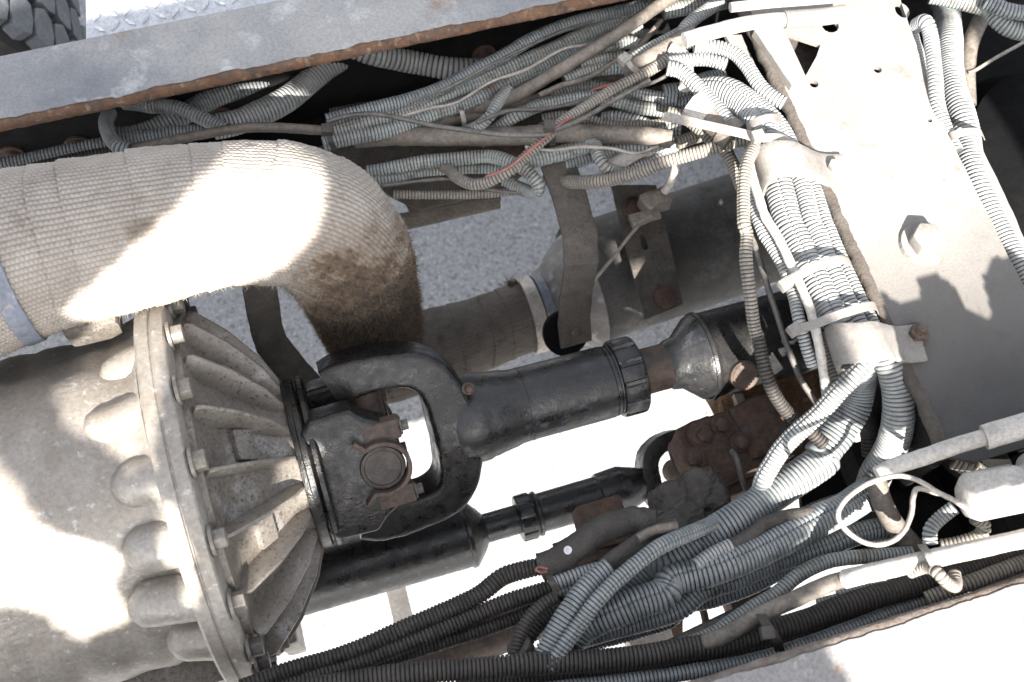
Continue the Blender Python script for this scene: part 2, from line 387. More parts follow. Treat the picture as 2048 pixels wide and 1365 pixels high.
M_check = mat('checker_aluminium', (.58, .59, .61), (.50, .51, .54), 40, .4, metal=.4, bump=.2, spots=((.36, .36, .38), .6, .7, 50))
M_mud = mat('mud_brown', (.23, .13, .07), (.12, .07, .04), 50, .95, bump=1.0, bscale=200, spots=((.36, .26, .17), .57, .66, 70))
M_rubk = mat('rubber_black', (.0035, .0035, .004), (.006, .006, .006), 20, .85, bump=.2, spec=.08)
M_cap = mat('cap_grey_brown', (.030, .026, .024), (.062, .048, .040), 40, .5, metal=.2, bump=.5, bscale=180, spots=((.12, .075, .05), .60, .68, 60), dust=((.09, .076, .064), .4))
M_hole = mat('soot_black', (.012, .011, .010), (.02, .018, .016), 20, .9, bump=.2)

# ------------------------------------------------------------------ deck plates added above and behind the camera to shade the frame
DH = 1.16
def UV(x, y, z, k='p'):
    p = P(x, y, z, k); return p - S * (p[2] / S[2]) + S * (DH / S[2])
BH = .42
def UB(x, y, z, k='p'):
    p = P(x, y, z, k); return p - S * (p[2] / S[2]) + S * (BH / S[2])
def W(x, y): return np.array([x, y, 0.]) + S * (DH / S[2])
def inside(pt, poly):
    r = False; n = len(poly)
    for i in range(n):
        a, b = poly[i], poly[i - 1]
        if (a[1] > pt[1]) != (b[1] > pt[1]) and pt[0] < (b[0] - a[0]) * (pt[1] - a[1]) / (b[1] - a[1]) + a[0]: r = not r
    return r
def gobo_cells(name, outer, holes, parent, c=.008, DH=DH):
    o = np.array(outer); x0, y0 = o[:, :2].min(0); x1, y1 = o[:, :2].max(0); V = []; F = []
    for iy in range(int((y1 - y0) / c) + 1):
        y = y0 + iy * c; run = None
        for ix in range(int((x1 - x0) / c) + 2):
            x = x0 + ix * c; p = (x + c / 2, y + c / 2)
            k = inside(p, outer) and not any(inside(p, h) for h in holes)
            if k and run is None: run = x
            if not k and run is not None:
                b = len(V); V += [(run, y, DH), (x, y, DH), (x, y + c, DH), (run, y + c, DH)] + [(run, y, DH + .006), (x, y, DH + .006), (x, y + c, DH + .006), (run, y + c, DH + .006)]
                F += [[b, b + 1, b + 2, b + 3], [b + 7, b + 6, b + 5, b + 4], [b, b + 4, b + 5, b + 1], [b + 2, b + 6, b + 7, b + 3], [b + 1, b + 5, b + 6, b + 2], [b, b + 3, b + 7, b + 4]]; run = None
    return mesh(name, V, np.array(F), M_web, parent, smooth=False)
t = thing('shade_gobo', 'added steel deck above the frame with cut openings, outside the picture', 'gobo', W(0, 0))
h_pipe = [UV(110, 640, .03), UV(330, 440, .07), UV(450, 300, .06), UV(560, 270, .05), UV(640, 330, .04), UV(655, 400, .03), UV(625, 480, .01), UV(540, 560, -.02), UV(400, 640, -.04), UV(200, 720, -.02)]
h_g1 = [UV(170, 680, -.03), UV(325, 620, .01), UV(330, 760, .01), UV(310, 930, .01), UV(250, 950, -.0), UV(190, 900, -.0), UV(130, 860, -.01), UV(95, 770, -.02)]
h_g2 = [UV(-60, 900, .0), UV(20, 980, .0), UV(90, 1090, -.01), UV(150, 1120, -.01), UV(235, 1170, -.02), UV(215, 1240, -.05), UV(250, 1300, -.08), UV(150, 1320, -.10), UV(60, 1260, -.06), UV(-60, 1230, -.05)]
h_g3 = [UV(300, 1010, .02), UV(355, 1010, .02), UV(400, 1190, -.04), UV(370, 1230, -.06), UV(330, 1150, -.03)]
h_g4 = [UV(560, 900, -.10), UV(640, 910, -.10), UV(620, 1010, -.14), UV(520, 1100, -.14), UV(470, 1090, -.10), UV(550, 990, -.1)]
goboA = [W(-.95, .515), W(-.95, -.62), W(.40, -.62), UV(1700, 1365, 0), UV(1640, 1290, 0), UV(1690, 1160, -.02), UV(1640, 1080, -.08), UV(1500, 960, -.09), UV(1400, 850, -.15), UV(1360, 700, -.15), UV(1330, 670, -.15), W(.49, -.17), W(.545, -.165), W(.545, -.05), W(.50, -.03), W(.50, .06), UV(1380, 420, -.08), UV(1340, 340, -.08), UV(1285, 290, -.07), UV(1330, 200, -.06), UV(1250, 90, -.06), UV(1290, 10, -.05), W(.47, .515)]
gobo_cells('gobo_plate', goboA, [h_pipe, h_g1, h_g2, h_g3, h_g4], t)
goboB = [UB(1765, 592, 0), UB(1800, 615, 0), UB(1845, 605, 0), UB(1838, 562, 0), UB(1872, 555, 0), UB(1912, 582, 0), UB(1940, 632, 0), UB(1990, 650, 0), UB(1968, 565, 0), UB(1990, 522, 0), UB(2060, 530, 0), UB(2300, 700, 0), UB(2200, 860, .0), UB(1900, 900, .0), UB(1790, 930, -.02), UB(1700, 860, -.03), UB(1790, 760, 0)]
t2 = thing('shade_blocker', 'added steel light shield standing on the near rail, outside the picture', 'blocker', (.92, -.445, 0))  # added plate, outlined to cast the shade edge on the beam
gobo_cells('blocker_plate', goboB, [], t2, .004, BH)
bx0 = np.mean(goboB, 0)
bm = bmesh.new(); bmesh.ops.create_cube(bm, size=1, matrix=Matrix.Translation((1.0, -.60, .21)) @ Matrix.Diagonal((.05, .05, .42, 1)))
bm_mesh('post', bm, M_web, t2)
gobo_cells('gobo_plate', [W(1.02, -1.2), W(2.1, -1.2), W(2.1, 1.0), W(1.0, 1.0), W(.94, .3), W(.94, -.3), W(1.02, -.4)], [], t, .02)

# ------------------------------------------------------------------ ground
g = plate('ground', [(-60, -60, -.95), (60, -60, -.95), (60, 60, -.95), (-60, 60, -.95)], .3, M_asph, None)
props(g, 'grey asphalt yard surface seen far below the truck frame', 'ground', kind='structure')

# ------------------------------------------------------------------ frame rails
X3 = np.eye(3)
def rail(name, label, y_in, y_out, x0, x1, m_top, bolts, edge, ra=1.0):
    t = thing(name, label, 'frame rail', ((x0 + x1) / 2, y_out, -.26))
    sg = 1 if y_out > y_in else -1
    n = int((x1 - x0) / .004)
    xs = np.linspace(x0, x1, n)
    # flange: fine sheet with a chipped inner edge and a rolled outer corner
    ys = np.concatenate([[0, .002, .006, .012], np.linspace(.02, .98, 10), [1.0]])
    zprof = np.zeros(len(ys)); zprof[0] = -.0010; zprof[1] = -.0002
    wdt = abs(y_out - y_in)
    V = []
    chip = .0042 * nz(np.stack([xs * 1.0, 0 * xs, 0 * xs], 1), 34) + .0030 * nz(np.stack([xs, 0 * xs + 3, 0 * xs], 1), 120) + .0016 * nz(np.stack([xs, 0 * xs + 1, 0 * xs], 1), 420) + .003; chip = chip * ra
    for i, x in enumerate(xs):
        for j, yy in enumerate(ys):
            V.append((x, y_in + sg * (yy * wdt + chip[i] * (1 - yy) ** 9 + .004), zprof[j]))
    V = np.array(V); V[:, 2] += .0005 * nz(V, 30)
    k = len(ys); F = grid_faces(n, k, False)
    outer = [(x, y_out + sg * dy, z) for x in xs for dy, z in ((.004, -.002), (.008, -.008), (.008, -.26))]
    Vb = np.vstack([V, np.array(outer)]); m0 = len(V)
    F2 = []
    for i in range(n - 1):
        F2.append([i * k + k - 1, m0 + i * 3, m0 + (i + 1) * 3, (i + 1) * k + k - 1])
        for q in (0, 1): F2.append([m0 + i * 3 + q, m0 + i * 3 + q + 1, m0 + (i + 1) * 3 + q + 1, m0 + (i + 1) * 3 + q])
    mesh('top_flange', Vb, np.vstack([F, np.array(F2)]), m_top, t, angle=40)
    # rusted, flaking lip under the paint
    prof = np.array([(.022, -.0014), (.012, -.0016), (.0045, -.0018), (.001, -.0035), (-.0020, -.009), (-.0025, -.015), (.001, -.0195), (.008, -.0205), (.08, -.0205)])
    prof[3:, 1] *= .35 + .65 * ra; Ve = np.array([(x, y_in + sg * a, z) for x in xs for a, z in prof])
    lo = np.tile((np.arange(9) < 7) & (np.arange(9) > 2), n)
    amp = ra * (.0014 * nz(Ve * [1, 2, 3], 33) + .0010 * nz(Ve * [1, 2, 3], 90) + .0017 * nz(Ve * [1, 2, 4], 300) + .0009 * nz(Ve * [1, 3, 4], 700))
    Ve[:, 1] -= sg * np.where(lo, amp + .0005, 0); Ve[:, 2] += np.where(lo, .5 * amp, 0)
    mesh('rusted_edge', Ve, grid_faces(n, 9, False), edge, t)
    box('web', ((x0 + x1) / 2, y_out + sg * .001, -.135), X3, ((x1 - x0) / 2, .005, .1195), M_web, t, .001)
    box('bottom_flange', ((x0 + x1) / 2, (y_in + y_out) / 2, -.262), X3, ((x1 - x0) / 2, wdt / 2, .006), M_web, t, .002)
    for (bx, bz) in bolts:
        o = lathe('bolt_head', [(0, .017), (.003, .017), (.0035, .012), (.009, .0115), (.0115, .009), (.0125, .004)], (bx, y_out - sg * .004, bz), (0, -sg, 0), M_rustb, t, 20, .0006)
    return t
def web_at(x, y, k):     # point of the far rail's web seen at a pixel
    x, y = px(k, x, y); r = ROT @ np.array([x - 1024, 682.5 - y, -FPX]); s = (.488 - CAM[1]) / r[1]; q = CAM + s * r
    return q[0], q[2]
rail('frame_rail', 'long upper chassis rail with worn blue grey paint and a flaking rusty lower edge', .404, .492, -.62, 1.3, M_rail,
     [web_at(855, 310, 'b'), web_at(1275, 668, 'a'), web_at(450, 840, 'a'), web_at(60, 900, 'a')], M_rustedge, .72)
rail('frame_rail', 'chassis rail across the bottom right corner, pale top half in hard sunlight', -.402, -.49, -.62, 1.3, M_railb, [], M_edgeb, .45)

# ------------------------------------------------------------------ cross member (wide dusty beam)
t = thing('cross_member', 'wide flat dusty tan cross beam with a big hex bolt, between the two rails', 'cross beam', (.7, 0, -.15))
def pz(x, y, z, k): return P(x, y, z, k)
def ngon(c, r, n=12, squash=1): return [np.array(c) + np.array([r * math.cos(a), r * squash * math.sin(a), 0]) for a in np.linspace(0, 2 * math.pi, n, endpoint=False)]
tri = [P(655, 195, 0, 'c'), P(858, 262, 0, 'c'), P(835, 330, 0, 'c'), P(770, 445, 0, 'c')]
hl = [tri, ngon(P(1192, 408, 0, 'c'), .0052), ngon(P(820, 492, 0, 'c'), .0055), ngon(P(915, 150, 0, 'c'), .011), ngon(P(1335, 62, 0, 'c'), .009, 14, 1.3), ngon(P(1498, 705, 0, 'c'), .003)]
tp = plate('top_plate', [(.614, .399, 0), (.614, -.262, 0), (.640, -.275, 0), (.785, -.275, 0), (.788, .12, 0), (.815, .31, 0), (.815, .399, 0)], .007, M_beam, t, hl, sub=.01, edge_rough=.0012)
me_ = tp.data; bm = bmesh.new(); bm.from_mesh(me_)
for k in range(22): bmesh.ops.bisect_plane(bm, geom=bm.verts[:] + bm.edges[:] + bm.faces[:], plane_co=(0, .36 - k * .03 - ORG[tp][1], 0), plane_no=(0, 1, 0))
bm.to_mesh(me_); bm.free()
at_ = me_.attributes.new('burn_shade', 'FLOAT', 'POINT')
for v_ in me_.vertices: at_.data[v_.index].value = min(1, max(0, (-(v_.co.y + ORG[tp][1]) + .02) / .22)) * .9  # beam darkens towards the near rail: shade painted in, with thinner dust
n = 130; ys = np.linspace(.38, -.262, n)
prof = np.array([(.006, .0012), (-.001, .0012), (-.005, -.002), (-.006, -.008), (-.003, -.013), (.004, -.014)])
Ve = np.array([(.614 + a, y, z) for y in ys for a, z in prof]); A = .0016 * nz(Ve, 140) + .0012 * nz(Ve, 420)
Ve[:, 0] += A - .0006; Ve[:, 2] += np.tile([0, 0, 1, 1, 1, 1], n) * A * .8
mesh('crusty_edge', Ve, grid_faces(n, 6, False), M_beamd, t)
box('web', (.626, .06, -.085), X3, (.004, .32, .078), M_web, t, .001)
box('web', (.776, .06, -.085), X3, (.004, .32, .078), M_web, t, .001)
plate('pocket_floor', [P(560, 140, -.045, 'c'), P(920, 220, -.045, 'c'), P(900, 400, -.045, 'c'), P(740, 520, -.045, 'c')], .004, M_beamd, t)
B0 = P(1845, 490, 0)
o = bolt('hex_bolt', B0 + [0, 0, .0005], (0, 0, 1), .0195, .021, M_beam, t, True, M_beam, spin=.2)
o = bolt('bolt_nut', P(1415, 645, .004, 'f'), (0, 0, 1), .0105, .012, M_rustb, t, True, M_rustb)
lathe('stud', [(0, .006), (.022, .006), (.024, .004)], P(1415, 645, .004, 'f'), (0, 0, 1), M_rustb, t, 14)
# gusset strip left of the beam, under the corner
t = thing('gusset_plate', 'tan dusty corner gusset beside the beam at the top, half hidden by hoses', 'bracket', P(1480, 180, -.06))
plate('plate', [P(300, 205, -.03, 'c'), P(395, 205, -.03, 'c'), P(520, 480, -.03, 'c'), P(735, 880, -.03, 'c'), P(690, 880, -.03, 'c'), P(590, 640, -.03, 'c'), P(430, 440, -.03, 'c')], .006, M_beam, t, sub=.012, edge_rough=.001)
plate('upright', [P(470, 178, .012, 'c'), P(520, 165, .012, 'c'), P(720, 480, .012, 'c'), P(690, 500, .012, 'c')], .012, M_beam, t, sub=.008, edge_rough=.0012)

# ------------------------------------------------------------------ wrapped exhaust
def wrapped(name, rows, m, parent, burnfn=None, wv=1.0, cell=.0050, strip=.050, step=4):
    q, L = spline(rows, cell / step)
    T, Nn, B = frames(q[:, :3])
    ncell = int(2 * math.pi * rows[0][3] / (cell * 1.25)); ns = ncell * step
    ang = np.linspace(0, 2 * np.pi, ns, endpoint=False); s = np.linspace(0, L, len(q))
    sw = s + .012 * np.sin(s * 31) + .007 * np.sin(s * 77 + 1); sh = strip * (sw[:, None] / strip + .18 * np.sin(ang)[None] * .6 + .05 * np.sin(3 * ang + s[:, None] * 20))   # wound strips lean a little
    ph = (sh / strip) % 1.0
    ridge = (.0016 + .0009 * np.sin(2.3 * ang + 1.7 * np.floor(sh / strip))) * np.clip(1 - ph / .9, 0, 1) - .0014 * np.exp(-((ph - .985) / .014) ** 2)
    row = np.floor(ang * ncell / (2 * np.pi))[None]
    wa = np.abs(np.sin(np.pi * (s[:, None] / cell + .5 * (row % 2)))); wb = np.abs(np.sin(ang * ncell / 2))[None] + 0 * s[:, None]
    weave = wv * (.0013 * np.sqrt(wa) + .0014 * np.sqrt(wb)); wg = np.clip(1.15 - 1.6 * np.minimum(wa * 1.25, wb), 0, 1)
    V0 = q[:, None, :3] + q[:, 3][:, None, None] * (np.cos(ang)[None, :, None] * Nn[:, None] + np.sin(ang)[None, :, None] * B[:, None])
    fl = V0.reshape(-1, 3); lum = (.0030 * nz(fl, 26) + .0009 * nz(fl, 200)).reshape(V0.shape[:2])
    rr = q[:, 3][:, None] + ridge + weave + lum
    V = q[:, None, :3] + rr[..., None] * (np.cos(ang)[None, :, None] * Nn[:, None] + np.sin(ang)[None, :, None] * B[:, None])
    V = V.reshape(-1, 3)
    bv = burnfn(V, np.repeat(s, ns), np.tile(ang, len(q))) if burnfn else np.zeros(len(V))
    return mesh(name, V, grid_faces(len(q), ns), m, parent, attrs={'burn_shade': bv, 'groove': wg.ravel()}), V, bv, q
def fuzz(name, base, nrm, ln, wd, m, parent):
    """short loose fibres: one thin bent blade each"""
    n = len(base); d = nrm + rng.normal(size=(n, 3)) * .75; d /= np.linalg.norm(d, axis=1)[:, None]
    sd = np.cross(d, rng.normal(size=(n, 3))); sd /= np.linalg.norm(sd, axis=1)[:, None]
    l = (ln * rng.uniform(.35, 1.2, n))[:, None]; mid = base + d * l * .55; tip = mid + (d + rng.normal(size=(n, 3)) * .7) * l * .5
    V = np.stack([base - sd * wd, base + sd * wd, mid + sd * wd * .7, mid - sd * wd * .7, tip], 1).reshape(-1, 3)
    i = np.arange(n)[:, None] * 5
    F = np.vstack([np.hstack([i, i + 1, i + 2]), np.hstack([i, i + 2, i + 3]), np.hstack([i + 3, i + 2, i + 4])])
    o = mesh(name, V, F, m, parent, smooth=False); o['kind'] = 'stuff'; return o
t = thing('exhaust_pipe', 'thick exhaust pipe wrapped in woven heat tape, bending down at a scorched elbow', 'exhaust pipe', (-.1, .23, -.1))
rows = [(-.46, .205, .006, .094), (-.36, .219, .004, .092), (-.26, .231, .0, .088), (-.1, .233, -.012, .081), (-.03, .226, -.02, .079), (.022, .214, -.038, .078),
        (.052, .200, -.085, .077), (.064, .190, -.15, .074), (.070, .184, -.22, .070), (.075, .182, -.30, .066), (.08, .183, -.36, .062)]
def burn_shade(V, s, a):
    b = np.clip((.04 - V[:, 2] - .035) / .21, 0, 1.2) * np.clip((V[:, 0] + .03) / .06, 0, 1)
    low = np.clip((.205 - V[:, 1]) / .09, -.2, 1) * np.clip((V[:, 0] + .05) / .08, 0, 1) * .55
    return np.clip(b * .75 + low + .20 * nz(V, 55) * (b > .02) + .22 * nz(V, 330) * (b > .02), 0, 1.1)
ow, Vw, bw, qw = wrapped('heat_wrap', rows, M_wrap, t, burn_shade)
# fibres: pale along the lower flank, burnt on the elbow
cq = qw[:, :3]
def nearest_n(Vs):
    d = ((Vs[:, None] - cq[None, ::12]) ** 2).sum(-1); c = cq[::12][d.argmin(1)]; v = Vs - c; return v / np.linalg.norm(v, axis=1)[:, None]
idx = rng.choice(np.where((Vw[:, 0] < .0) & (Vw[:, 1] < .215) & (Vw[:, 2] < .03))[0], 2600)
fuzz('loose_fibres', Vw[idx], nearest_n(Vw[idx]), .0075, .0003, M_fib, t)
idx = rng.choice(len(bw), 10000, p=(lambda q_: q_ / q_.sum())(np.clip(bw - .36, 0, .8) ** 1.5 * (.75 + .3 * np.clip(nz(Vw, 90), -.3, 1))))
fuzz('loose_fibres', Vw[idx], nearest_n(Vw[idx]), .0075, .00045, M_fibb, t)
idx = rng.choice(len(bw), 4000, p=(lambda q_: q_ / q_.sum())(np.clip(bw - .12, 0, 1) * np.clip(.75 - bw, 0, 1)))
fuzz('loose_fibres', Vw[idx], nearest_n(Vw[idx]), .006, .0003, M_fibm, t)
# bare band at the left and a clip under the wrap
ax = unit(np.array(rows[1][:3]) - np.array(rows[2][:3]))
def band(name, pts, r, wdt, m, parent, axis, th=.003, a0=0, a1=360, lump=0):
    a, s_, u_ = frame_of(axis); q = [np.asarray(pts) + r * (math.cos(rad(x)) * s_ + math.sin(rad(x)) * u_) for x in np.linspace(a0, a1, 60)]
    return ribbon(name, q, a, wdt, th, m, parent, rough=lump)
bc = np.array([-.304, .226, .003])
band('pipe_band', bc, .0935, .020, M_blue, t, (1, .13, -.02), .003, lump=.0006)
box('wrap_clip', P(1530, 260, -.045, 'd'), X3, (.018, .008, .012), M_rustb, t, .003, rough=.002)
box('clip_thread', P(1505, 275, -.035, 'd'), X3, (.016, .010, .005), M_clamp, t, .002)

t = thing('exhaust_pipe', 'lower exhaust pipe in scorched brown wrap, running from the elbow to the muffler', 'exhaust pipe', (.22, .2, -.46))
rows2 = [(.04, .170, -.45, .057), (.15, .178, -.45, .056), (.24, .184, -.45, .055), (.318, .190, -.45, .053)]
o2, V2, b2, q2 = wrapped('heat_wrap', rows2, M_wrap2, t, None, .4)
idx = rng.choice(np.where((V2[:, 0] > .295) & (V2[:, 1] > .225))[0], 260); c2 = V2[idx] - np.array([0, .19, -.45]); c2[:, 0] *= 0
fuzz('loose_fibres', V2[idx], c2 / np.linalg.norm(c2, axis=1)[:, None], .016, .0005, M_fibb, t)
band('hose_clamp', (.322, .192, -.45), .058, .020, M_clamp, t, (1, .03, 0), .004, lump=.0004)
band('pipe_band', (.342, .195, -.45), .055, .014, M_blue, t, (1, .03, 0), .003)

t = thing('muffler', 'sooty grey muffler drum with a pale cone end, hung beneath the hoses', 'muffler', (.55, .235, -.55))
lathe('cone', [(0, .048), (.015, .050), (.075, .092), (.085, .096)], (.33, .205, -.46), (1, .10, 0), M_muf, t, 64, .001)
lathe('drum', [(0, .094), (.004, .098), (.012, .099), (.020, .096), (.025, .0955), (.30, .0955), (.42, .095)], (.41, .222, -.46), (1, .08, 0), M_mufd, t, 64, .001)

# ------------------------------------------------------------------ gearbox
AX = np.array([-.155, -.018, -.21])           # centre of the bell flange
t = thing('gearbox', 'large cast aluminium gearbox with a bolted flange and a ribbed tail cone', 'gearbox', AX + [-.1, 0, -.24])
def caseR(d, a, R):
    sq = 1 + .035 * np.cos(4 * a + .3) + .02 * np.sin(7 * a) * np.clip((-d - .05) / .05, 0, 1)
    return R * np.where(d < -.015, sq, 1)
prof = [(-.42, .192), (-.40, .194)] + [(-.40 + i * .01, .196 + .0012 * math.sin(i * 1.3) + .0016 * (i % 7 == 3)) for i in range(1, 33)] + [(-.068, .197), (-.052, .199), (-.044, .204), (-.036, .216)]
lathe('case', prof, AX + [0, .012, 0], (1, 0, 0), M_alu, t, 128, .0030, caseR, 40, 36)
# raised bosses behind the flange, one per flange bolt
def ring_pt(d, r, th): return AX + np.array([d, r * math.cos(th), r * math.sin(th)])
def th_at(x, y, d, r):
    """angle on the flange circle whose projection is nearest a pixel"""
    best = None
    for k in range(720):
        th = k * math.pi / 360; v = ROT.T @ (ring_pt(d, r, th) - CAM); u = 1024 + FPX * v[0] / -v[2]; vv = 682.5 - FPX * v[1] / -v[2]
        e = (u - x) ** 2 + (vv - y) ** 2
        if best is None or e < best[0]: best = (e, th)
    return best[1]
lathe('bell_flange', [(-.036, .219), (-.033, .236), (-.030, .2385), (-.018, .2395), (-.0165, .2375), (-.0155, .2375), (-.014, .2395), (-.002, .239), (.0, .237), (.002, .228), (.003, .222)], AX, (1, 0, 0), M_alu, t, 160, .0004)
bt = [(345, 612), (330, 675), (330, 787), (352, 935), (390, 1090), (437, 1215)]
ths = [th_at(x, y, .008, .226) for x, y in bt]
dth = abs(ths[2] - ths[1]); sg_ = math.copysign(1, ths[2] - ths[1]); more = [ths[0] - sg_ * .27, ths[0] - sg_ * .6, ths[0] - sg_ * .95, ths[-1] + sg_ * .33, ths[-1] + sg_ * .5, ths[-1] + sg_ * .8]
for i, th in enumerate(ths + more):
    p = ring_pt(0, .227, th)
    bolt('flange_bolt', p + [.002, 0, 0], (1, 0, 0), .0115, .016, M_bolt if i < 6 else M_boltd, t, True, M_bolt, spin=th + .3)
    ln = .075
    if i in (1, 2, 3, 4, 5, 6, 9):
        l_ = -.084 + .012 * math.sin(i * 2.3)
        rows_ = [tuple(ring_pt(l_, .180, th)) + (.012,), tuple(ring_pt(l_ + .004, .184, th)) + (.020,), tuple(ring_pt(l_ + .011, .187, th)) + (.0250,), tuple(ring_pt(-.055, .192, th)) + (.0262,), tuple(ring_pt(-.020, .200, th)) + (.0270,)]
        tube(None, None, 0, 0, M_alu, 'bolt_boss', segs=20, step=.005, rows=rows_, parent=t, lump=.0005)
# tail cone
cone = [(.0, .214), (.010, .213), (.013, .200), (.018, .180), (.035, .158), (.050, .141), (.070, .118), (.084, .104), (.096, .099), (.100, .098), (.104, .095)]
lathe('tail_cone', cone, AX, (1, 0, 0), M_alud, t, 96, .0012)
nrib = 19
for k in range(nrib):
    th = .13 + k * 2 * math.pi / nrib
    rd = np.array([0, math.cos(th), math.sin(th)]); tg = np.array([0, -math.sin(th), math.cos(th)])
    L0 = [(.010, .204), (.016, .213), (.024, .211), (.056, .179), (.086, .137), (.099, .108), (.099, .090), (.012, .165)]
    V = []; 
    for sgn, th_ in ((-1, .0038), (1, .0038)):
        for j, (d, r) in enumerate(L0):
            w_ = th_ * (.55 if j in (1, 2, 3, 4, 5) else 1.5)
            V.append(AX + np.array([d, 0, 0]) + rd * r + tg * sgn * w_)
    F = [list(range(8)), list(range(15, 7, -1))] + [[i, (i + 1) % 8 + 0, (i + 1) % 8 + 8, i + 8] for i in range(8)]
    bm = bmesh.new(); vs = [bm.verts.new(v.tolist()) for v in V]
    for f in F: bm.faces.new([vs[i] for i in f])
    bmesh.ops.recalc_face_normals(bm, faces=bm.faces)
    bmesh.ops.bevel(bm, geom=list(bm.edges), offset=.0011, segments=2, profile=.5, affect='EDGES'); bm.verts.index_update()
    bm_mesh('rib', bm, M_rib, t, angle=50)
    # short cross webs between ribs
    if k % 2 == 0:
        th2 = th + math.pi / nrib; rd2 = np.array([0, math.cos(th2), math.sin(th2)]); tg2 = np.array([0, -math.sin(th2), math.cos(th2)])
        box('cast_pad', AX + [.046, 0, 0] + rd2 * .143, [unit(np.array([.68, 0, 0]) + rd2 * -.73), tg2, unit(np.array([.73, 0, 0]) + rd2 * .68)], (.013, .018, .009), M_alud, t, .003, rough=.0004)
lathe('oil_seal', [(.098, .090), (.100, .1035), (.104, .105), (.112, .105), (.114, .100), (.116, .100), (.118, .106), (.123, .106), (.126, .102), (.127, .05)], AX, (1, 0, 0), M_yoke, t, 96)
lp_ = P(512, 1302, -.27)
box('bolt_lug', lp_ - [.010, 0, 0], X3, (.010, .034, .030), M_alud, t, .006, rough=.001)
for q_ in ((482, 1292), (522, 1316), (548, 1288)): bolt('flange_bolt', P(*q_, -.262) + [.002, 0, .008], (1, 0, 0), .0115, .016, M_boltd, t, True, M_bolt, spin=q_[0])
box('side_bracket', P(580, 1268, -.32), X3, (.012, .02, .05), M_alud, t, .004, rough=.002)
# lugs under and over the case
lug = P(800, 1270, -.30, 'g')
box('lug', lug, [unit((1, 0, 0)), unit((0, 1, .3)), unit((0, -.3, 1))], (.045, .030, .03), M_alud, t, .01, rough=.0015)
lathe('lug_hole', [(-.004, .0085), (.0015, .0095), (.003, .012), (.003, .012)], lug + np.array([.004, .0, .031]), (0, -.3, 1), M_boltd, t, 20)
box('side_cover', P(1050, 1200, -.30, 'g'), X3, (.06, .05, .035), M_alud, t, .008, rough=.002)
box('side_cover', P(300, 1290, -.33, 'g'), X3, (.12, .06, .03), M_alud, t, .01, rough=.003)
box('top_lug', P(540, 560, -.06, 'd'), X3, (.030, .020, .022), M_alud, t, .008, rough=.0015)

# ------------------------------------------------------------------ drive shaft with universal joint
JC = np.array([.036, -.020, -.20]); tw = rad(21)
e1 = unit((0, -.296, .955)); e2 = unit((0, .955, .296))
e1, e2 = e1 * math.cos(tw) - e2 * math.sin(tw), e2 * math.cos(tw) + e1 * math.sin(tw)
X = np.array([1., 0, 0])
t = thing('drive_shaft', 'thick black drive shaft with a forked universal joint and a slip sleeve', 'drive shaft', JC + [.2, 0, -.06])
# companion flange on the gearbox side
lathe('companion_flange', [(-.090, .05), (-.088, .092), (-.084, .097), (-.078, .097), (-.074, .092), (-.070, .05)], JC, X, M_yoke, t, 64)
for sg in (1, -1):
    V2d = [(-.082, -.066), (-.082, .066), (-.068, .080), (-.022, .082), (-.008, .066), (.020, .050), (.026, .034), (.026, -.034), (.020, -.050), (-.008, -.066), (-.022, -.082), (-.068, -.080)]
    top = [JC + X * a + e2 * b * (.95) + e1 * sg * .078 for a, b in V2d]
    bm = bmesh.new(); lo = [bm.verts.new((p - e1 * sg * (.046)).tolist()) for p in top]; hi = [bm.verts.new(p.tolist()) for p in top]
    bm.faces.new(hi); bm.faces.new(lo[::-1]); nn = len(top)
    for i in range(nn): bm.faces.new([lo[i], lo[(i + 1) % nn], hi[(i + 1) % nn], hi[i]])
    bmesh.ops.recalc_face_normals(bm, faces=bm.faces)
    bmesh.ops.bevel(bm, geom=list(bm.edges), offset=.006, segments=3, profile=.6, affect='EDGES'); bm.verts.index_update()
    bm_mesh('flange_ear', bm, M_yoke, t, angle=40)
    capc = JC + e1 * sg * .076
    cp = lathe('bearing_cap', [(-.02, .026), (.002, .027), (.005, .0255), (.0055, .022), (.004, .021), (.0045, .002)], capc, e1 * sg, M_cap, t, 40)
    q = [capc + e1 * sg * .003 + X * (.031 * math.cos(a)) + e2 * (.031 * math.sin(a)) for a in np.linspace(rad(-118), rad(118), 40)]
    q = [q[0] - X * .012 - e2 * .012] + q + [q[-1] - X * .012 + e2 * .012]
    ribbon('cap_strap', q, e1, .018, .0048, M_rustb, t)
    for s2 in (1, -1):
        sx = capc + X * .020 + e2 * s2 * .041 + e1 * sg * -.002
        box('strap_saddle', sx - X * .012 - e1 * sg * .006, [X, e2, e1], (.022, .012, .011), M_rustb, t, .003)
        bolt('strap_bolt', sx + X * .010 - e1 * sg * .003, X, .0072, .010, M_boltd, t, True, M_boltd)
# shaft yoke: a fork swept in the X-e2 plane
pth = [(-.036, .090), (-.020, .095), (.0, .096), (.034, .095), (.064, .088), (.084, .070), (.094, .044), (.098, .0), (.094, -.044), (.084, -.070), (.064, -.086), (.034, -.092), (.0, -.092), (-.020, -.090), (-.036, -.084)]
q, L = spline([tuple(JC + X * a + e2 * b) for a, b in pth], .004)
T = np.gradient(q, axis=0); T /= np.linalg.norm(T, axis=1)[:, None]; Nn = np.cross(T, e1)
s = np.linspace(-1, 1, len(q))
hw = .034 + .016 * np.exp(-(s / .30) ** 2) - .006 * np.clip((np.abs(s) - .88) / .12, 0, 1); ht = .0215 + .008 * np.exp(-(s / .34) ** 2) + .004 * np.clip((np.abs(s) - .6) / .3, 0, 1)
aa = np.linspace(0, 2 * np.pi, 28, endpoint=False); ca, sa = np.cos(aa), np.sin(aa); pw = .27
cs, sn = np.sign(ca) * np.abs(ca) ** pw, np.sign(sa) * np.abs(sa) ** pw
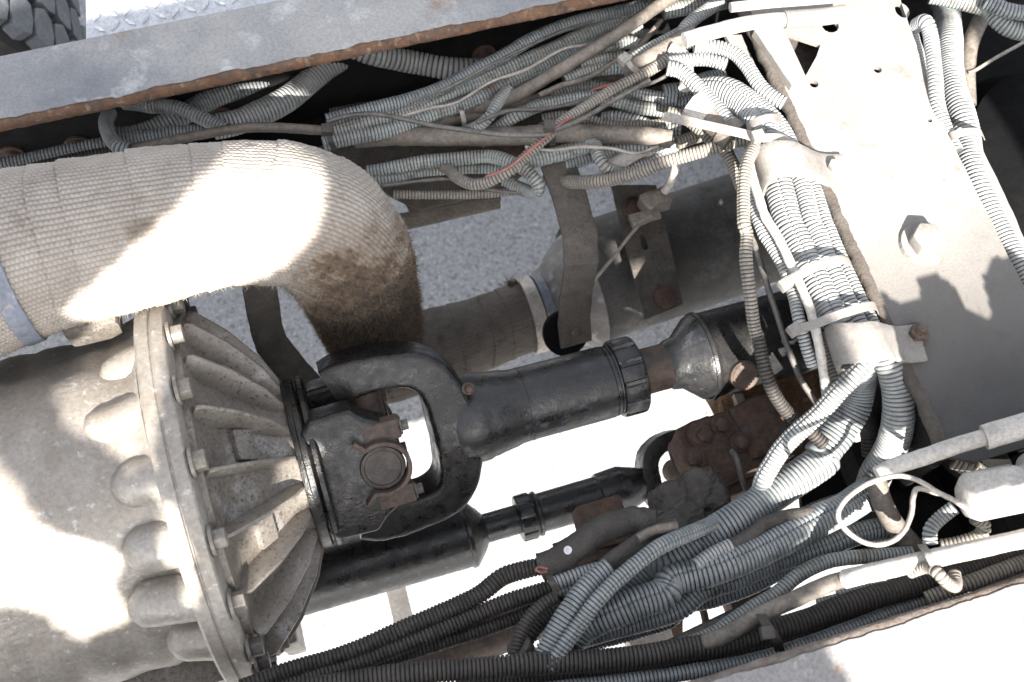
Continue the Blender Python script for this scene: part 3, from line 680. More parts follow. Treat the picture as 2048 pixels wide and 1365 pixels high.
V = q[:, None] + e1 * (hw[:, None] * cs[None])[..., None] + Nn[:, None] * (ht[:, None] * sn[None])[..., None]
V = V.reshape(-1, 3); V += np.stack([.0011 * nz(V + k, 55) + .0005 * nz(V + k, 150) for k in range(3)], 1)
V, F = cap_tris(V, grid_faces(len(q), 28), len(q), 28)
mesh('shaft_yoke', V, F, M_yoke, t, angle=50)
for sg in (1, -1):
    c_ = JC + e2 * sg * .108
    lathe('yoke_cap', [(-.012, .030), (.0, .030), (.003, .027), (.0035, .012), (.006, .011), (.006, .002)], c_, e2 * sg, M_yoke, t, 32)
    for s2 in (1, -1):
        bolt('cap_screw', c_ + X * .027 * s2 + e1 * .018, e2 * sg, .006, .007, M_boltd, t, False)
lathe('cross_trunnion', [(-.085, .021), (.085, .021)], JC, e2, M_rustb, t, 24)
lathe('cross_trunnion', [(-.07, .021), (.07, .021)], JC, e1, M_rustb, t, 24)
def nip(p, ax_, s=1):
    z_ = lathe('grease_nipple', [(0, .0062 * s), (.004 * s, .0062 * s), (.0045 * s, .0042 * s), (.009 * s, .0038 * s), (.010 * s, .003 * s), (.0125 * s, .0036 * s), (.0145 * s, .0022 * s), (.0155 * s, .0008 * s)], p, ax_, M_rustb, t, 14); return z_
nip(JC + e1 * .045 + X * .028 + e2 * .042, unit(e1 + .3 * e2))
SH = lambda d: np.array([d, -.020, -.20])
lathe('slip_sleeve', [(.128, .030), (.132, .050), (.140, .055), (.156, .0565), (.170, .056), (.176, .0535), (.180, .0535), (.190, .0515), (.205, .0495), (.212, .0475), (.226, .0465), (.2265, .0472), (.2285, .0472), (.229, .0465), (.335, .0462), (.3355, .044), (.3375, .044), (.338, .0455), (.340, .0455), (.3405, .0435), (.343, .0435), (.3435, .045), (.346, .045), (.3465, .043), (.35, .043)], (0, -.020, -.20), X, M_black, t, 96)
def scal(d, a, R): return R - .0028 * ((np.cos(a * 12) > .55) & (d > .348) & (d < .376))
lathe('dust_cap_nut', [(.3465, .040), (.347, .048), (.349, .0495), (.352, .050), (.373, .050), (.376, .0495), (.378, .047), (.378, .03)], (0, -.020, -.20), X, M_black, t, 144, 0, scal)
lathe('splined_stub', [(.37, .0295), (.435, .0295), (.44, .0295)], (0, -.020, -.20), X, M_rustb, t, 48, .0003)
lathe('shaft_tube', [(.415, .028), (.420, .032), (.432, .034), (.455, .054), (.462, .0565), (.4625, .058), (.467, .0585), (.470, .057), (.474, .0555), (.78, .0555)], (0, -.020, -.20), X, M_black, t, 80)
nip(P(762, 958, -.138, 'e'), unit((.1, -.4, .9)), 1.25)
o = lathe('balance_weight', [(-.004, .019), (.003, .019), (.006, .016), (.0065, .004)], P(410, 880, -.165, 'f'), unit((0, -.62, .78)), M_rustb, t, 24)

t = thing('drive_shaft', 'second black drive shaft lying lower down, with a thin neck and a yoke far end', 'drive shaft', (.15, -.112, -.5))
O2 = (0, -.112, -.42)
lathe('shaft_tube', [(-.28, .046), (.128, .046), (.130, .0485), (.135, .0485), (.138, .046), (.152, .030), (.156, .024), (.158, .021)], O2, X, M_black, t, 72)
lathe('splined_stub', [(.14, .0205), (.215, .0205)], O2, X, M_black, t, 40)
lathe('dust_cap_nut', [(.205, .02), (.206, .0315), (.208, .033), (.226, .033), (.228, .031), (.231, .030), (.232, .032), (.236, .032), (.238, .028)], O2, X, M_black, t, 96, 0, lambda d, a, R: R - .002 * ((np.cos(a * 10) > .6) & (d > .207) & (d < .227)))
lathe('slip_sleeve', [(.234, .0275), (.325, .0285), (.327, .032), (.36, .034), (.385, .026), (.40, .018)], O2, X, M_black, t, 64)
pth = [(.472, .046), (.45, .050), (.425, .046), (.407, .030), (.402, 0), (.407, -.030), (.425, -.046), (.45, -.050), (.472, -.046)]
f1 = unit((0, -.3, .95)); f2 = np.cross(f1, X)
ribbon('shaft_yoke', [np.array(O2) + X * a + f2 * b for a, b in pth], f1, .046, .024, M_yoke, t, rough=.0006)
lathe('cross_trunnion', [(-.056, .014), (.056, .014)], np.array(O2) + X * .455, f2, M_rustb, t, 24)
lathe('cross_trunnion', [(-.05, .018), (.05, .018)], np.array(O2) + X * .455, f1, M_rusty, t, 24)
lathe('end_flange', [(.46, .03), (.47, .045), (.50, .052), (.56, .055), (.60, .05)], O2, X, M_rusty, t, 40, .002)

# ------------------------------------------------------------------ hanger straps and brackets
def pts(k, l): return [P(x, y, z, k) for x, y, z in l]
t = thing('hanger_strap', 'bent rusty topped steel strap hanging down in front of the muffler cone', 'bracket', P(1150, 690, -.36))
ribbon('strap', pts('p', [(1105, 300, -.13), (1138, 390, -.15), (1160, 470, -.16), (1163, 528, -.175)]) + pts('p', [(1152, 590, -.235), (1148, 640, -.275), (1152, 688, -.31)]), (1, 0, 0), .046, .005, M_strap, t, rough=.0005, bend=False)
o = bolt('strap_bolt', P(1400, 628, -.268, 'e'), unit((0, -.6, .8)), .008, .005, M_rustb, t, False)
lathe('rubber_mount', [(-.012, .030), (0, .032), (.006, .032), (.008, .028)], P(1335, 632, -.305, 'e'), unit((0, -.6, .8)), M_rubk, t, 40)
t = thing('slotted_bracket', 'dark flat bracket with a slot and two rusty bolts, crossing the muffler', 'bracket', P(1340, 620, -.36))
s1 = pts('p', [(1222, 370, -.28), (1312, 370, -.28), (1338, 480, -.30), (1365, 610, -.33), (1290, 640, -.33), (1255, 500, -.30)])
nb = unit(np.cross(s1[1] - s1[0], s1[4] - s1[0])); nb = nb if nb[2] > 0 else -nb
c0 = s1[0]; s1 = [p - nb * ((p - c0) @ nb) for p in s1]
def onpl(x, y):
    x, y = px('e', x, y); r = ROT @ np.array([x - 1024, 682.5 - y, -FPX]); return CAM + r * (((c0 - CAM) @ nb) / (r @ nb))
slot = [onpl(1765, 60), onpl(1790, 50), onpl(1805, 65), onpl(1825, 135), onpl(1805, 152), onpl(1785, 140)]
pl = plate('plate', s1, .005, M_strap, t, [slot, [onpl(1870, 340), onpl(1890, 332), onpl(1905, 345), onpl(1890, 370), onpl(1872, 365)]], down=-nb, sub=.012, edge_rough=.0008)
bolt('bracket_bolt', onpl(1915, 425), nb, .017, .008, M_rusty, t, False, sides=14)
x_, y_ = px('b', 1740, 1225); bolt('bracket_bolt', onpl((x_ - 674) * 2.9257, (y_ - 450) * 2.9257), nb, .0125, .012, M_rusty, t, True, M_rusty)
t = thing('hanger_strap', 'dark bent strap hanging from the pale wrapped pipe beside the gearbox cone', 'bracket', P(600, 745, -.34))
ribbon('strap', pts('d', [(1510, 290, -.07), (1525, 400, -.13), (1560, 610, -.21), (1590, 700, -.235), (1720, 860, -.28), (1850, 1000, -.32)]), unit((1, .25, 0)), .042, .005, M_strap, t, rough=.0004, bend=False)
t = thing('steel_strap', 'grey vertical steel strap far below, passing behind the lower drive shaft', 'bracket', P(810, 1290, -.65))
ribbon('strap', pts('h', [(200, 380, -.62), (300, 640, -.62), (390, 1000, -.62), (430, 1200, -.62)]), (1, 0, 0), .030, .005, mat('strap_grey', (.075, .07, .067), (.10, .095, .09), 20, .6, bump=.2), t, bend=False)
t = thing('hose_tray', 'dark dusty steel shelf under the upper hose run', 'shelf', P(1000, 330, -.2))
plate('shelf', [P(600, 300, -.20), P(1330, 170, -.20), P(1470, 200, -.20), P(1460, 300, -.20), P(1330, 318, -.20), P(1080, 325, -.20), P(1000, 380, -.20), P(840, 420, -.20)], .006, M_strap, t, sub=.02, edge_rough=.001)
t = thing('angle_bracket', 'brown angle iron end under the hoses right of the scorched elbow', 'bracket', P(900, 430, -.3))
plate('top_leg', pts('b', [(150, 940, -.20), (960, 1060, -.20), (960, 1160, -.20), (430, 1240, -.22), (330, 1060, -.2)]), .006, M_strap, t)
plate('front_leg', pts('b', [(300, 1260, -.245), (958, 1152, -.245), (958, 1210, -.245), (300, 1360, -.245)]), .006, M_rub, t)
plate('rust_patch', pts('b', [(700, 870, -.188), (1100, 830, -.188), (1130, 900, -.188), (760, 930, -.188)]), .004, M_rusty, t)

# ------------------------------------------------------------------ upper hose run
UP = 'upper hose run under the long rail'
H = hose
H('dark slim corrugated hose, uppermost of the run under the rail', ['b', (-60, 705), (200, 640), (440, 580), (640, 500), (780, 430), (960, 340), (1150, 228), (1400, 130), (1640, 72), (1850, 20)], 78, -.085, M_loomm, group=UP)
H('broad blue grey corrugated hose with a seam, second of the upper run', ['b', (-80, 775), (0, 755), (250, 690), (420, 640), (700, 530), (930, 430), (1130, 348), (1500, 190), (1760, 90)], 92, -.10, M_loom, seam=-12, group=UP)
H('pale green corrugated hose hugging the broad seamed one from below', ['b', (-80, 845), (0, 825), (300, 755), (600, 655), (850, 560), (1100, 440), (1350, 330), (1560, 240), (1780, 160)], 88, -.105, M_loom, seam=25, group=UP)
H('dim corrugated hose behind the top of the upper run, left end', ['b', (-40, 670), (120, 640), (300, 610), (420, 585)], 70, -.12, M_loomd, group=UP)
tube('smooth brown rubber hose slanting over the run to the sunlit top corner', ['b', (560, 690, -.13), (800, 640, -.12), (1030, 565, -.09), (1250, 440, -.07), (1480, 300, -.06), (1700, 160, -.05), (1850, 55, -.05), (2000, -40, -.05)], 78, -.08, M_rub, lump=.0005)
tube('smooth dark brown hose low in the upper run, behind the short branch', ['b', (480, 745), (620, 710), (800, 680), (1060, 610), (1400, 520), (1650, 450), (1760, 420)], 68, -.125, M_rub, lump=.0005)
H('short corrugated branch hose dipping out of the brown rubber hose', ['b', (700, 790, -.135), (770, 765, -.115), (830, 735, -.098), (890, 680, -.085), (940, 600, -.085), (1010, 520, -.09)], 72, -.09, M_loom, seam=-30, group=UP)
H('blue grey hose arching from the run to the sunlit cluster', ['b', (840, 830, -.14), (930, 760, -.12), (1060, 680), (1230, 605), (1450, 570), (1600, 585), (1750, 630), (1900, 650), (2060, 690)], 78, -.10, M_loom, seam=0, group=UP)
H('corrugated hose with a bright red wire along it, lying over the whole run', ['b', (520, 930, -.165), (640, 990, -.13), (700, 1040, -.10), (790, 1080, -.085), (880, 1070, -.075), (980, 1020, -.065), (1090, 930, -.06), (1240, 790, -.05), (1330, 705, -.05), (1560, 560, -.05), (1800, 430, -.045), (1960, 330, -.04), (2080, 240, -.04)], 68, -.06, M_loomt, seam=40, group=UP)
tube('red wire showing along the corrugated hose that lies on top', ['b', (870, 1035, -.068), (1000, 985, -.055), (1130, 880, -.045), (1235, 795, -.04), (1290, 742, -.04), (1370, 690, -.045)], 17, -.05, M_red, name='red_wire', cat='wire', segs=10)
tube('red wire glimpsed between the brown hoses near the sunlit corner', ['b', (1480, 535), (1560, 505), (1640, 490), (1720, 480)], 22, -.095, M_red, name='red_wire', cat='wire', segs=10)
tube('stout pale brown smooth hose lying level under the tied wires', ['b', (120, 812, -.15), (300, 800, -.125), (600, 800, -.11), (1000, 800, -.11), (1250, 780, -.105), (1500, 785, -.10), (1780, 795, -.09), (1960, 815, -.085)], 112, -.11, M_rub, lump=.0005)
tube('thin black cable sweeping down from the left over the level brown hose', ['b', (-60, 715, -.07), (60, 680, -.065), (200, 668, -.06), (350, 690, -.06), (560, 735, -.055), (800, 770, -.05), (980, 790, -.045), (1200, 790, -.04), (1260, 770, -.04), (1430, 700, -.045), (1600, 600, -.05), (1830, 470, -.04)], 30, -.05, M_cable, name='black_cable', cat='cable', segs=12)
H('corrugated hose making a tight hanging loop beside the rusty strap', ['b', (180, 1010, -.14), (330, 985, -.135), (500, 950, -.13), (700, 928, -.125), (880, 920, -.12), (1010, 945, -.11), (1110, 990, -.105), (1185, 1070, -.11), (1170, 1125, -.125), (1090, 1110, -.14), (980, 1060, -.15)], 82, -.12, M_loom, seam=5, group=UP)
H('second corrugated hose under the looped one, ending in the brown shade', ['b', (200, 1060), (330, 1040), (500, 1000), (720, 985), (900, 985), (1050, 1000)], 66, -.145, M_loom, group=UP)
H('ribbed hose crossing behind the tie to the strap head', ['b', (1080, 960), (1150, 940), (1250, 910), (1400, 870), (1540, 825)], 95, -.115, M_loom, seam=0, group=UP)
H('thin brown corrugated hose, lowest of the upper run, level', ['b', (330, 1140), (600, 1140), (850, 1135), (1060, 1118)], 52, -.15, M_loomt, group=UP)
H('green tinted hose hooking down right of the rusty strap', ['b', (1440, 830, -.11), (1510, 850, -.10), (1525, 910, -.095), (1565, 970, -.095), (1640, 1010, -.11), (1720, 1040, -.14)], 74, -.10, M_loom, seam=10, group=UP)
H('dim ribbed hose bending behind the hooked green one', ['b', (1330, 960), (1450, 930), (1520, 900), (1600, 850)], 90, -.14, M_loomm, group=UP)
H('tan corrugated hose rising from the strap to the knotted tie', ['b', (1230, 1050, -.17), (1360, 1062, -.14), (1480, 1065, -.115), (1600, 1055, -.10), (1750, 1015, -.08), (1900, 950, -.06), 'c', (100, 905, -.045), (250, 860, -.035), (350, 830, -.03), (460, 815, -.025)], 80, -.08, M_loomt, seam=60, group=UP)
H('fat ribbed grey conduit slanting out from under the rail edge', ['b', (20, 250, -.12), (180, 308, -.13), (300, 335, -.14), (450, 372, -.15), (640, 405, -.155), (860, 410, -.16)], 132, -.15, M_loomg, pitch=.0068, group=UP)
for i, (a_, lab) in enumerate([([(1330, 470), (1480, 415), (1680, 395)], 'lowest short corrugated stub beside the taped brown hose'), ([(1420, 390), (1540, 350), (1690, 335)], 'middle short corrugated stub beside the taped brown hose'), ([(1500, 320), (1620, 265), (1720, 250), (1800, 290)], 'topmost corrugated stub bending over beside the taped brown hose')]):
    H(lab, ['b'] + a_, 78, -.085, M_loom, seam=0, group=UP)
H('slim hose running up right from the cuff to the top corner', ['b', (1660, 400, -.07), (1720, 345, -.06), (1830, 275, -.055), (1960, 210, -.05), (2080, 150, -.05)], 62, -.06, M_loom, group=UP)
tube('thick brown cuffed hose in half sunlight near the knotted tie', ['b', (1690, 415, -.065), (1760, 385, -.055), (1860, 325, -.045), (1980, 255, -.04), (2080, 195, -.04)], 108, -.05, M_rub, lump=.0006)
tube('pale brown flat loom strip running along the far side of the wrapped pipe', ['a', (700, 880), (820, 862), (1000, 825), (1200, 785), (1450, 748), (1700, 752), (1950, 770)], 58, -.10, M_rub, name='loom_strip', cat='hose', lump=.0004)
for lab, a_, w_, m_, z_ in [
    ('thin grey wire wandering between the broad hoses of the upper run', [(330, 700), (520, 640), (700, 600), (900, 480), (1100, 410), (1320, 290), (1500, 250), (1700, 130)], 20, M_tie, -.065),
    ('thin black wire crossing the arching hose toward the corner', [(820, 720), (1000, 650), (1200, 640), (1400, 600), (1620, 520), (1800, 500), (1980, 420)], 24, M_cable, -.07),
    ('pale thin wire dipping below the level brown hose', [(1100, 860), (1250, 880), (1420, 860), (1600, 870), (1750, 900), (1880, 860)], 20, M_tie, -.085),
    ('black wire running just under the looped hose', [(260, 1090), (480, 1060), (680, 1050), (880, 1110), (1050, 1130)], 22, M_cable, -.13),
    ('dusty twisted lead slanting under the brown rubber hose', [(1180, 560), (1320, 500), (1480, 450), (1640, 350), (1760, 280), (1900, 120)], 34, M_rub, -.078),
    ('thin wire following the dark slim hose at the top of the run', [(420, 600), (660, 510), (880, 390), (1080, 290), (1300, 190), (1500, 120)], 18, M_cable, -.065)]:
    tube(lab, ['b'] + a_, w_, z_, m_, name='thin_wire', cat='wire', segs=10, lump=.0006, lscale=90)
H('tan dusty loom weaving low between the brown hoses', ['b', (1200, 700, -.12), (1330, 680, -.115), (1480, 700, -.11), (1620, 740, -.11), (1800, 740, -.11), (1950, 720, -.11)], 70, -.11, M_loomt, seam=20, group=UP)
H('pale dusty loom slipping under the taped brown hose to the cluster', ['b', (1250, 560, -.12), (1420, 500, -.115), (1600, 520, -.11), (1800, 560, -.10), (2000, 580, -.09)], 72, -.11, M_loomg, seam=-10, group=UP)
H('faded loom curving behind the level hose end', ['b', (1560, 700, -.13), (1650, 690, -.12), (1760, 720, -.115), (1880, 760, -.115), (2020, 770, -.11)], 84, -.12, M_loomg, seam=0, group=UP)
H('pale half shaded loom ring under the level hose end', ['b', (1560, 900, -.14), (1650, 870, -.12), (1780, 850, -.11), (1900, 850, -.11), (1960, 880, -.12), (1860, 950, -.13), (1700, 1000, -.14)], 96, -.12, M_loomg, group=UP)
# left, under the rail
H('small dark hose loop beside the web at the far left', ['a', (640, 660, -.12), (620, 720, -.11), (640, 800, -.10), (690, 860, -.09), (760, 880, -.09)], 88, -.11, M_loomm, seam=0, group=UP)
H('ribbed dark conduit left of the crossing pair, rising to the rail', ['a', (660, 810, -.15), (800, 790, -.15), (950, 740, -.15), (1080, 670, -.15), (1200, 590, -.15), (1380, 520, -.15), (1560, 440, -.15)], 125, -.15, M_loomm, group=UP)
H('seamed hose crossing down over the ribbed dark conduit', ['a', (700, 600, -.14), (800, 610, -.13), (880, 622, -.12), (960, 618, -.115), (1060, 635, -.11), (1180, 690, -.11), (1330, 760, -.11)], 88, -.11, M_loomm, seam=0, group=UP)
H('fat conduit with a sunlit white top end under the rail', ['a', (1250, 745, -.13), (1400, 715, -.135), (1560, 650, -.14), (1680, 580, -.145), (1780, 500, -.15), (1880, 420, -.15), (1980, 355, -.15), (2120, 260, -.15)], 150, -.14, M_loomg, group=UP)
H('dark corrugated hose running level into the left edge above the pipe', ['a', (-60, 985), (150, 940), (400, 890), (620, 850), (800, 815), (1000, 785), (1220, 765)], 92, -.13, M_loomm, seam=0, group=UP)
H('dim hose behind the level dark one at the left edge', ['a', (-60, 1040), (200, 985), (500, 920), (700, 880)], 70, -.12, M_loomd, group=UP)

# ------------------------------------------------------------------ sunlit cluster at the corner
CL = 'pale hoses in the sunlit corner cluster'
for lab, a_, w_, m_, z_ in [
    ('corrugated hose leaving the top edge left of the white air pipe', [(-60, 70), (120, 40), (300, 10), (420, -30)], 95, M_loom, -.07),
    ('pale corrugated hose curling down at the top left of the corner cluster', [(40, 230), (60, 170), (130, 100), (220, 40), (300, -30)], 80, M_loomg, -.04),
    ('pale hose with a taped tip ending against the beam edge', [(120, 270), (250, 275), (350, 310), (430, 390), (500, 490), (570, 560), (650, 610)], 82, M_loomg, .0),
    ('white lit hose slanting down across the corner to the hex joint', [(-40, 400), (40, 420), (130, 500), (220, 600), (330, 730)], 92, M_loomg, -.01),
    ('bright hose arching from the cluster toward the gusset', [(-30, 370), (100, 350), (200, 350), (310, 380)], 80, M_loomg, -.02),
    ('tan ribbed hose passing behind the hex joint', [(-40, 660), (60, 690), (160, 760), (230, 830)], 78, M_loomt, -.06),
    ('grey ribbed hose low behind the corner cluster', [(-60, 540), (60, 520), (180, 470), (300, 440)], 90, M_loom, -.09),
    ('shadowed ribbed hose crossing low behind the hex joint', [(-80, 600), (40, 600), (160, 580), (260, 560)], 85, M_loomm, -.10),
    ('dusty ribbed hose at the bottom of the corner cluster', [(20, 840), (130, 800), (200, 780), (280, 700)], 80, M_loomt, -.10)]:
    H(lab, ['c'] + a_, w_, z_, m_, seam=random.choice([None, 10, 40]), group=CL)
tube('white dusty air pipe with a crimped collar along the top edge', ['c', (60, 235), (200, 195), (420, 140), (650, 115)], 88, .02, M_rubp, lump=.0003)
tt = thing('pipe_fitting', 'long white crimped pipe end lying across the beam at the top', 'pipe fitting', P(760, 100, .02, 'c'))
tube(None, ['c', (645, 117), (655, 115), (700, 112), (860, 100), (1000, 80)], 104, .022, M_beam, 'collar', parent=tt)
tube('smooth white tube at the very top edge above the air pipe', ['c', (330, 45), (560, 20), (760, 5), (1000, -15)], 60, .03, M_rubp)
t = thing('hex_joint', 'tan hex pipe joint among the hoses at the corner', 'pipe fitting', P(190, 660, -.03, 'c'))
a_ = unit(P(250, 720, -.03, 'c') - P(120, 610, -.03, 'c'))
bolt('hex_nut', P(110, 600, -.02, 'c'), a_, .021, .028, M_rubp, t, False)
lathe('joint_body', [(.02, .017), (.05, .017), (.052, .020), (.068, .020)], P(110, 600, -.02, 'c'), a_, M_rub, t, 24)
tube('white tape wrapped tail dangling from the corner cluster', ['c', (-20, 280), (60, 330), (80, 420), (60, 520)], 70, -.03, M_rubp, name='tape_tail', cat='tape')
tube('pale flat ended hose stub sunlit below the cluster, left', ['b', (1560, 1010), (1700, 920), (1850, 830), (1960, 760)], 95, -.12, M_rubp)

# ------------------------------------------------------------------ hose bundle beside the beam
BU = 'hose bundle strapped along the dusty beam'
H('widest grey corrugated hose of the strapped bundle, left front', ['c', (180, 540, -.05), (300, 530, -.03), (420, 590, -.015), (520, 700, -.005), (570, 850, .0), (618, 1060, .0), (676, 1300, .0), 'f', (706, 60, .0), (776, 210, .0), (836, 350, .0), (902, 490, 0), (960, 620, 0), (1035, 740, -.02), (1060, 830, -.055)], 172, 0, M_loomg, seam=-50, group=BU, segs=20)
H('middle corrugated hose of the strapped bundle, with an open seam', ['c', (180, 640, -.06), (330, 640, -.03), (470, 700, -.005), (600, 790, .0), (676, 920, .005), (742, 1100, .006), (802, 1300, .006), 'f', (847, 60, .006), (912, 210, .006), (972, 350, .006), (1034, 480, .006), (1088, 600, .006), (1150, 720, .0)], 112, 0, M_loomg, seam=20, group=BU)
H('outer corrugated hose of the bundle, tight against the beam edge', ['c', (260, 520, -.03), (400, 550, -.015), (540, 650, 0), (640, 760, .0), (728, 930, .0), (812, 1110, .0), (874, 1280, .0), 'f', (918, 60, 0), (984, 210, 0), (1046, 350, 0), (1108, 480, 0), (1168, 600, 0), (1225, 720, -.005), (1260, 800, -.01)], 92, 0, M_loomg, seam=-10, group=BU)
H('dim corrugated hose sunk behind the bundle front, near the corner', ['c', (330, 700), (420, 800), (500, 930), (560, 1100)], 90, -.045, M_loomm, group=BU)
H('shaded ribbed hose behind the white clamp, left side', ['c', (300, 880), (360, 990), (420, 1150), (450, 1330)], 80, -.06, M_loomt, group=BU)
H('slim pale hose dropping straight left of the bundle, turning black below', ['c', (510, 805, .02), (465, 870, .03), (420, 980, .035), (405, 1120, .035), (405, 1300, .035), 'f', (428, 60, .03), (428, 200, .025), (445, 400, .01), (468, 590, -.01), (500, 700, -.02)], 78, .03, M_loomt, seam=70, group=BU)
H('black corrugated hose tail curving below the slim pale one', ['f', (492, 660, -.015), (505, 740, -.02), (540, 880, -.03), (600, 1010, -.045), (680, 1110, -.06), (780, 1190, -.07), (880, 1290, -.08)], 80, -.03, M_loomd, group=BU)  # shaded lower length of the slim hose, its shade given by black material
H('narrow grey loom squeezed between the taped tube and the slim hose', ['c', (440, 1010, .0), (470, 1200, .0), (520, 1363, 0), 'f', (560, 110, 0), (640, 250, 0), (705, 420, 0), (735, 560, 0), (775, 720, -.01), (815, 830, -.02)], 72, 0, M_loomg, seam=None, group=BU)
tube('smooth taped white tube running down the bundle under both ties', ['c', (430, 920, .02), (470, 1080, .02), (530, 1260, .02), 'f', (590, 40, .018), (650, 160, .018), (720, 310, .018), (790, 480, .016), (830, 620, .01), (862, 780, -.005), (885, 950, -.03), (900, 1040, -.05)], 56, .0, M_rubp, lump=.0006)
tube('thin black cable hanging behind the slim pale hose', ['f', (455, 60, -.03), (500, 210, -.035), (560, 400, -.04), (600, 520, -.05), (660, 700, -.07), (740, 900, -.09), (830, 1040, -.11)], 36, -.05, M_cable, name='black_cable', cat='cable', segs=12)
H('dark ribbed hose peeking out left of the lower clamp', ['f', (840, 600), (880, 720), (930, 850), (980, 980)], 90, -.045, M_loomt, group=BU)
H('fat corrugated hose dropping from the lower clamp, right of the pair', ['f', (1230, 720, -.005), (1270, 820, -.015), (1305, 940, -.03), (1318, 1080, -.05), (1300, 1230, -.08), (1255, 1363, -.11), 'i', (1180, 160, -.14), (1130, 300, -.18)], 190, -.03, M_loomg, seam=None, group=BU, segs=20)
H('fat corrugated hose sweeping from the lower clamp into the bottom bundle', ['f', (1100, 800, -.03), (1090, 900, -.055), (1050, 1040, -.078), (970, 1180, -.092), (860, 1320, -.102), 'i', (860, 60, -.106), (700, 190, -.108), (480, 340, -.108), (250, 480, -.11), (0, 640, -.12), 'h', (1850, 680, -.135), (1720, 800, -.15), (1600, 920, -.165), (1500, 1020, -.18), (1400, 1130, -.20, 150), (1330, 1220, -.22, 140)], 205, -.09, M_loomm, seam=None, group=BU, segs=20)
H('medium hose leaving the lower clamp and crossing down left in front', ['f', (1155, 770, .0), (1080, 860, -.005), (960, 990, -.02), (860, 1090, -.035), (740, 1200, -.05), (640, 1310, -.065), 'i', (590, 70, -.075), (530, 170, -.09), (500, 280, -.11)], 112, -.03, M_loomg, seam=40, group=BU)
H('grey hose behind the loop hidden low beside the beam foot', ['i', (1340, -20, -.10), (1260, 60, -.11), (1180, 160, -.12), (1090, 290, -.14), (960, 400, -.15)], 120, -.12, M_loomm, group=BU)
tube('black smooth pipe dropping into the dark beside the beam foot', ['i', (1180, 170, -.06), (1215, 300, -.07), (1290, 440, -.09), (1420, 590, -.11), (1480, 660, -.12)], 120, -.08, M_rub, name='black_pipe', cat='pipe')
H('dim ribbed hose behind the fat pair, under the lower clamp', ['f', (1110, 1100, -.12), (1150, 1200, -.14), (1160, 1350, -.16)], 120, -.12, M_loomd, group=BU)

# ------------------------------------------------------------------ bottom bundle
BO = 'bottom hose bundle along the near rail'
H('grimy tape covered hose, topmost of the dark trio at bottom left', ['h', (-560, 1400), (-300, 1310), (0, 1215), (400, 1050), (620, 955), (830, 850), (960, 750), (1080, 710), (1190, 685)], 108, -.115, M_loomd, group=BO, lump=.0019, dep=.0012)
tube('thick cloth taped sleeve with a pale dot on it', ['h', (1190, 690, -.11), (1290, 655, -.105), (1400, 580, -.10), (1500, 500, -.10), (1620, 445, -.10), (1740, 420, -.10), (1850, 435, -.10)], 165, -.10, M_tape, name='taped_sleeve', lump=.0017)
tube('reddish wire loop poking out of the taped sleeve end', ['h', (1230, 700, -.07), (1180, 690, -.065), (1165, 705, -.06), (1190, 720, -.062), (1225, 715, -.07)], 14, -.06, M_red, name='red_wire', cat='wire', segs=8, step=.002)
H('grimy black corrugated hose, middle of the dark trio', ['h', (-560, 1470), (-300, 1390), (0, 1290), (300, 1180), (700, 1020), (1000, 895), (1270, 805)], 100, -.115, M_loomd, group=BO, lump=.0014, dep=.0014)
H('grimy black corrugated hose, lowest of the dark trio', ['h', (-400, 1480), (-100, 1365), (200, 1270), (400, 1195), (800, 1075), (1100, 970), (1320, 870)], 90, -.13, M_loomd, group=BO, lump=.0014, dep=.0014)
H('grey loom running into the grey cloth joint', ['h', (1270, 790), (1400, 740), (1500, 710), (1580, 690)], 92, -.10, M_loomg, group=BO)
H('narrow teal loom just below the grey cloth joint', ['h', (1270, 840), (1400, 800), (1500, 770)], 60, -.105, M_loom, group=BO)
tube('grey cloth tape joint between two looms near the sleeve', ['h', (1560, 690), (1650, 620), (1740, 560), (1800, 520), (1900, 480), (1990, 450)], 100, -.085, M_tape, name='taped_joint', cat='tape', lump=.0006)
tube('pale lead pulled out of the grey cloth joint', ['h', (1760, 525), (1840, 480), (1900, 465), (1990, 450)], 60, -.07, M_rub, name='rubber_lead', cat='hose')
H('grey corrugated hose bowing up left, front of the crossing pair', ['h', (1180, 1270, -.085), (1240, 1140, -.08), (1330, 985, -.075), (1420, 850, -.075), (1520, 750, -.075), (1600, 690, -.075)], 125, -.08, M_loomm, group=BO)
H('seamed grey hose of the crossing pair, curving up to the right', ['h', (1240, 1280, -.075), (1330, 1150, -.07), (1430, 1010, -.065), (1520, 890, -.06), (1650, 760, -.06), (1850, 590, -.06), (2048, 500, -.075), (2200, 430, -.10), (2330, 380, -.14)], 95, -.07, M_loomm, seam=15, group=BO)
H('rough little black hose tucked left of the crossing pair', ['h', (1040, 1200), (1060, 1110), (1110, 1010), (1190, 920), (1290, 860)], 80, -.09, M_loomd, group=BO, lump=.0007, dep=.0008)
H('dark ribbed hose curling behind the rough little black one', ['h', (1100, 1110), (1180, 1010), (1280, 940), (1400, 900)], 120, -.12, M_loomd, group=BO)
tube('round taped hose end facing up at the bottom centre', ['h', (1060, 1150, -.09), (1090, 1190, -.10), (1110, 1270, -.12), (1110, 1350, -.15)], 150, -.11, M_tape, name='taped_stub', lump=.0008)
H('large seamed grey hose through the middle of the bottom bundle', ['h', (1380, 1100, -.12), (1480, 1010, -.11), (1700, 925, -.10), (1900, 855, -.095), 'i', (0, 760, -.095), (250, 690, -.09), (450, 610, -.09), (650, 510, -.09), (850, 410, -.095), (1000, 340, -.10), (1150, 250, -.11)], 188, -.10, M_loomm, seam=-15, group=BO, segs=20)
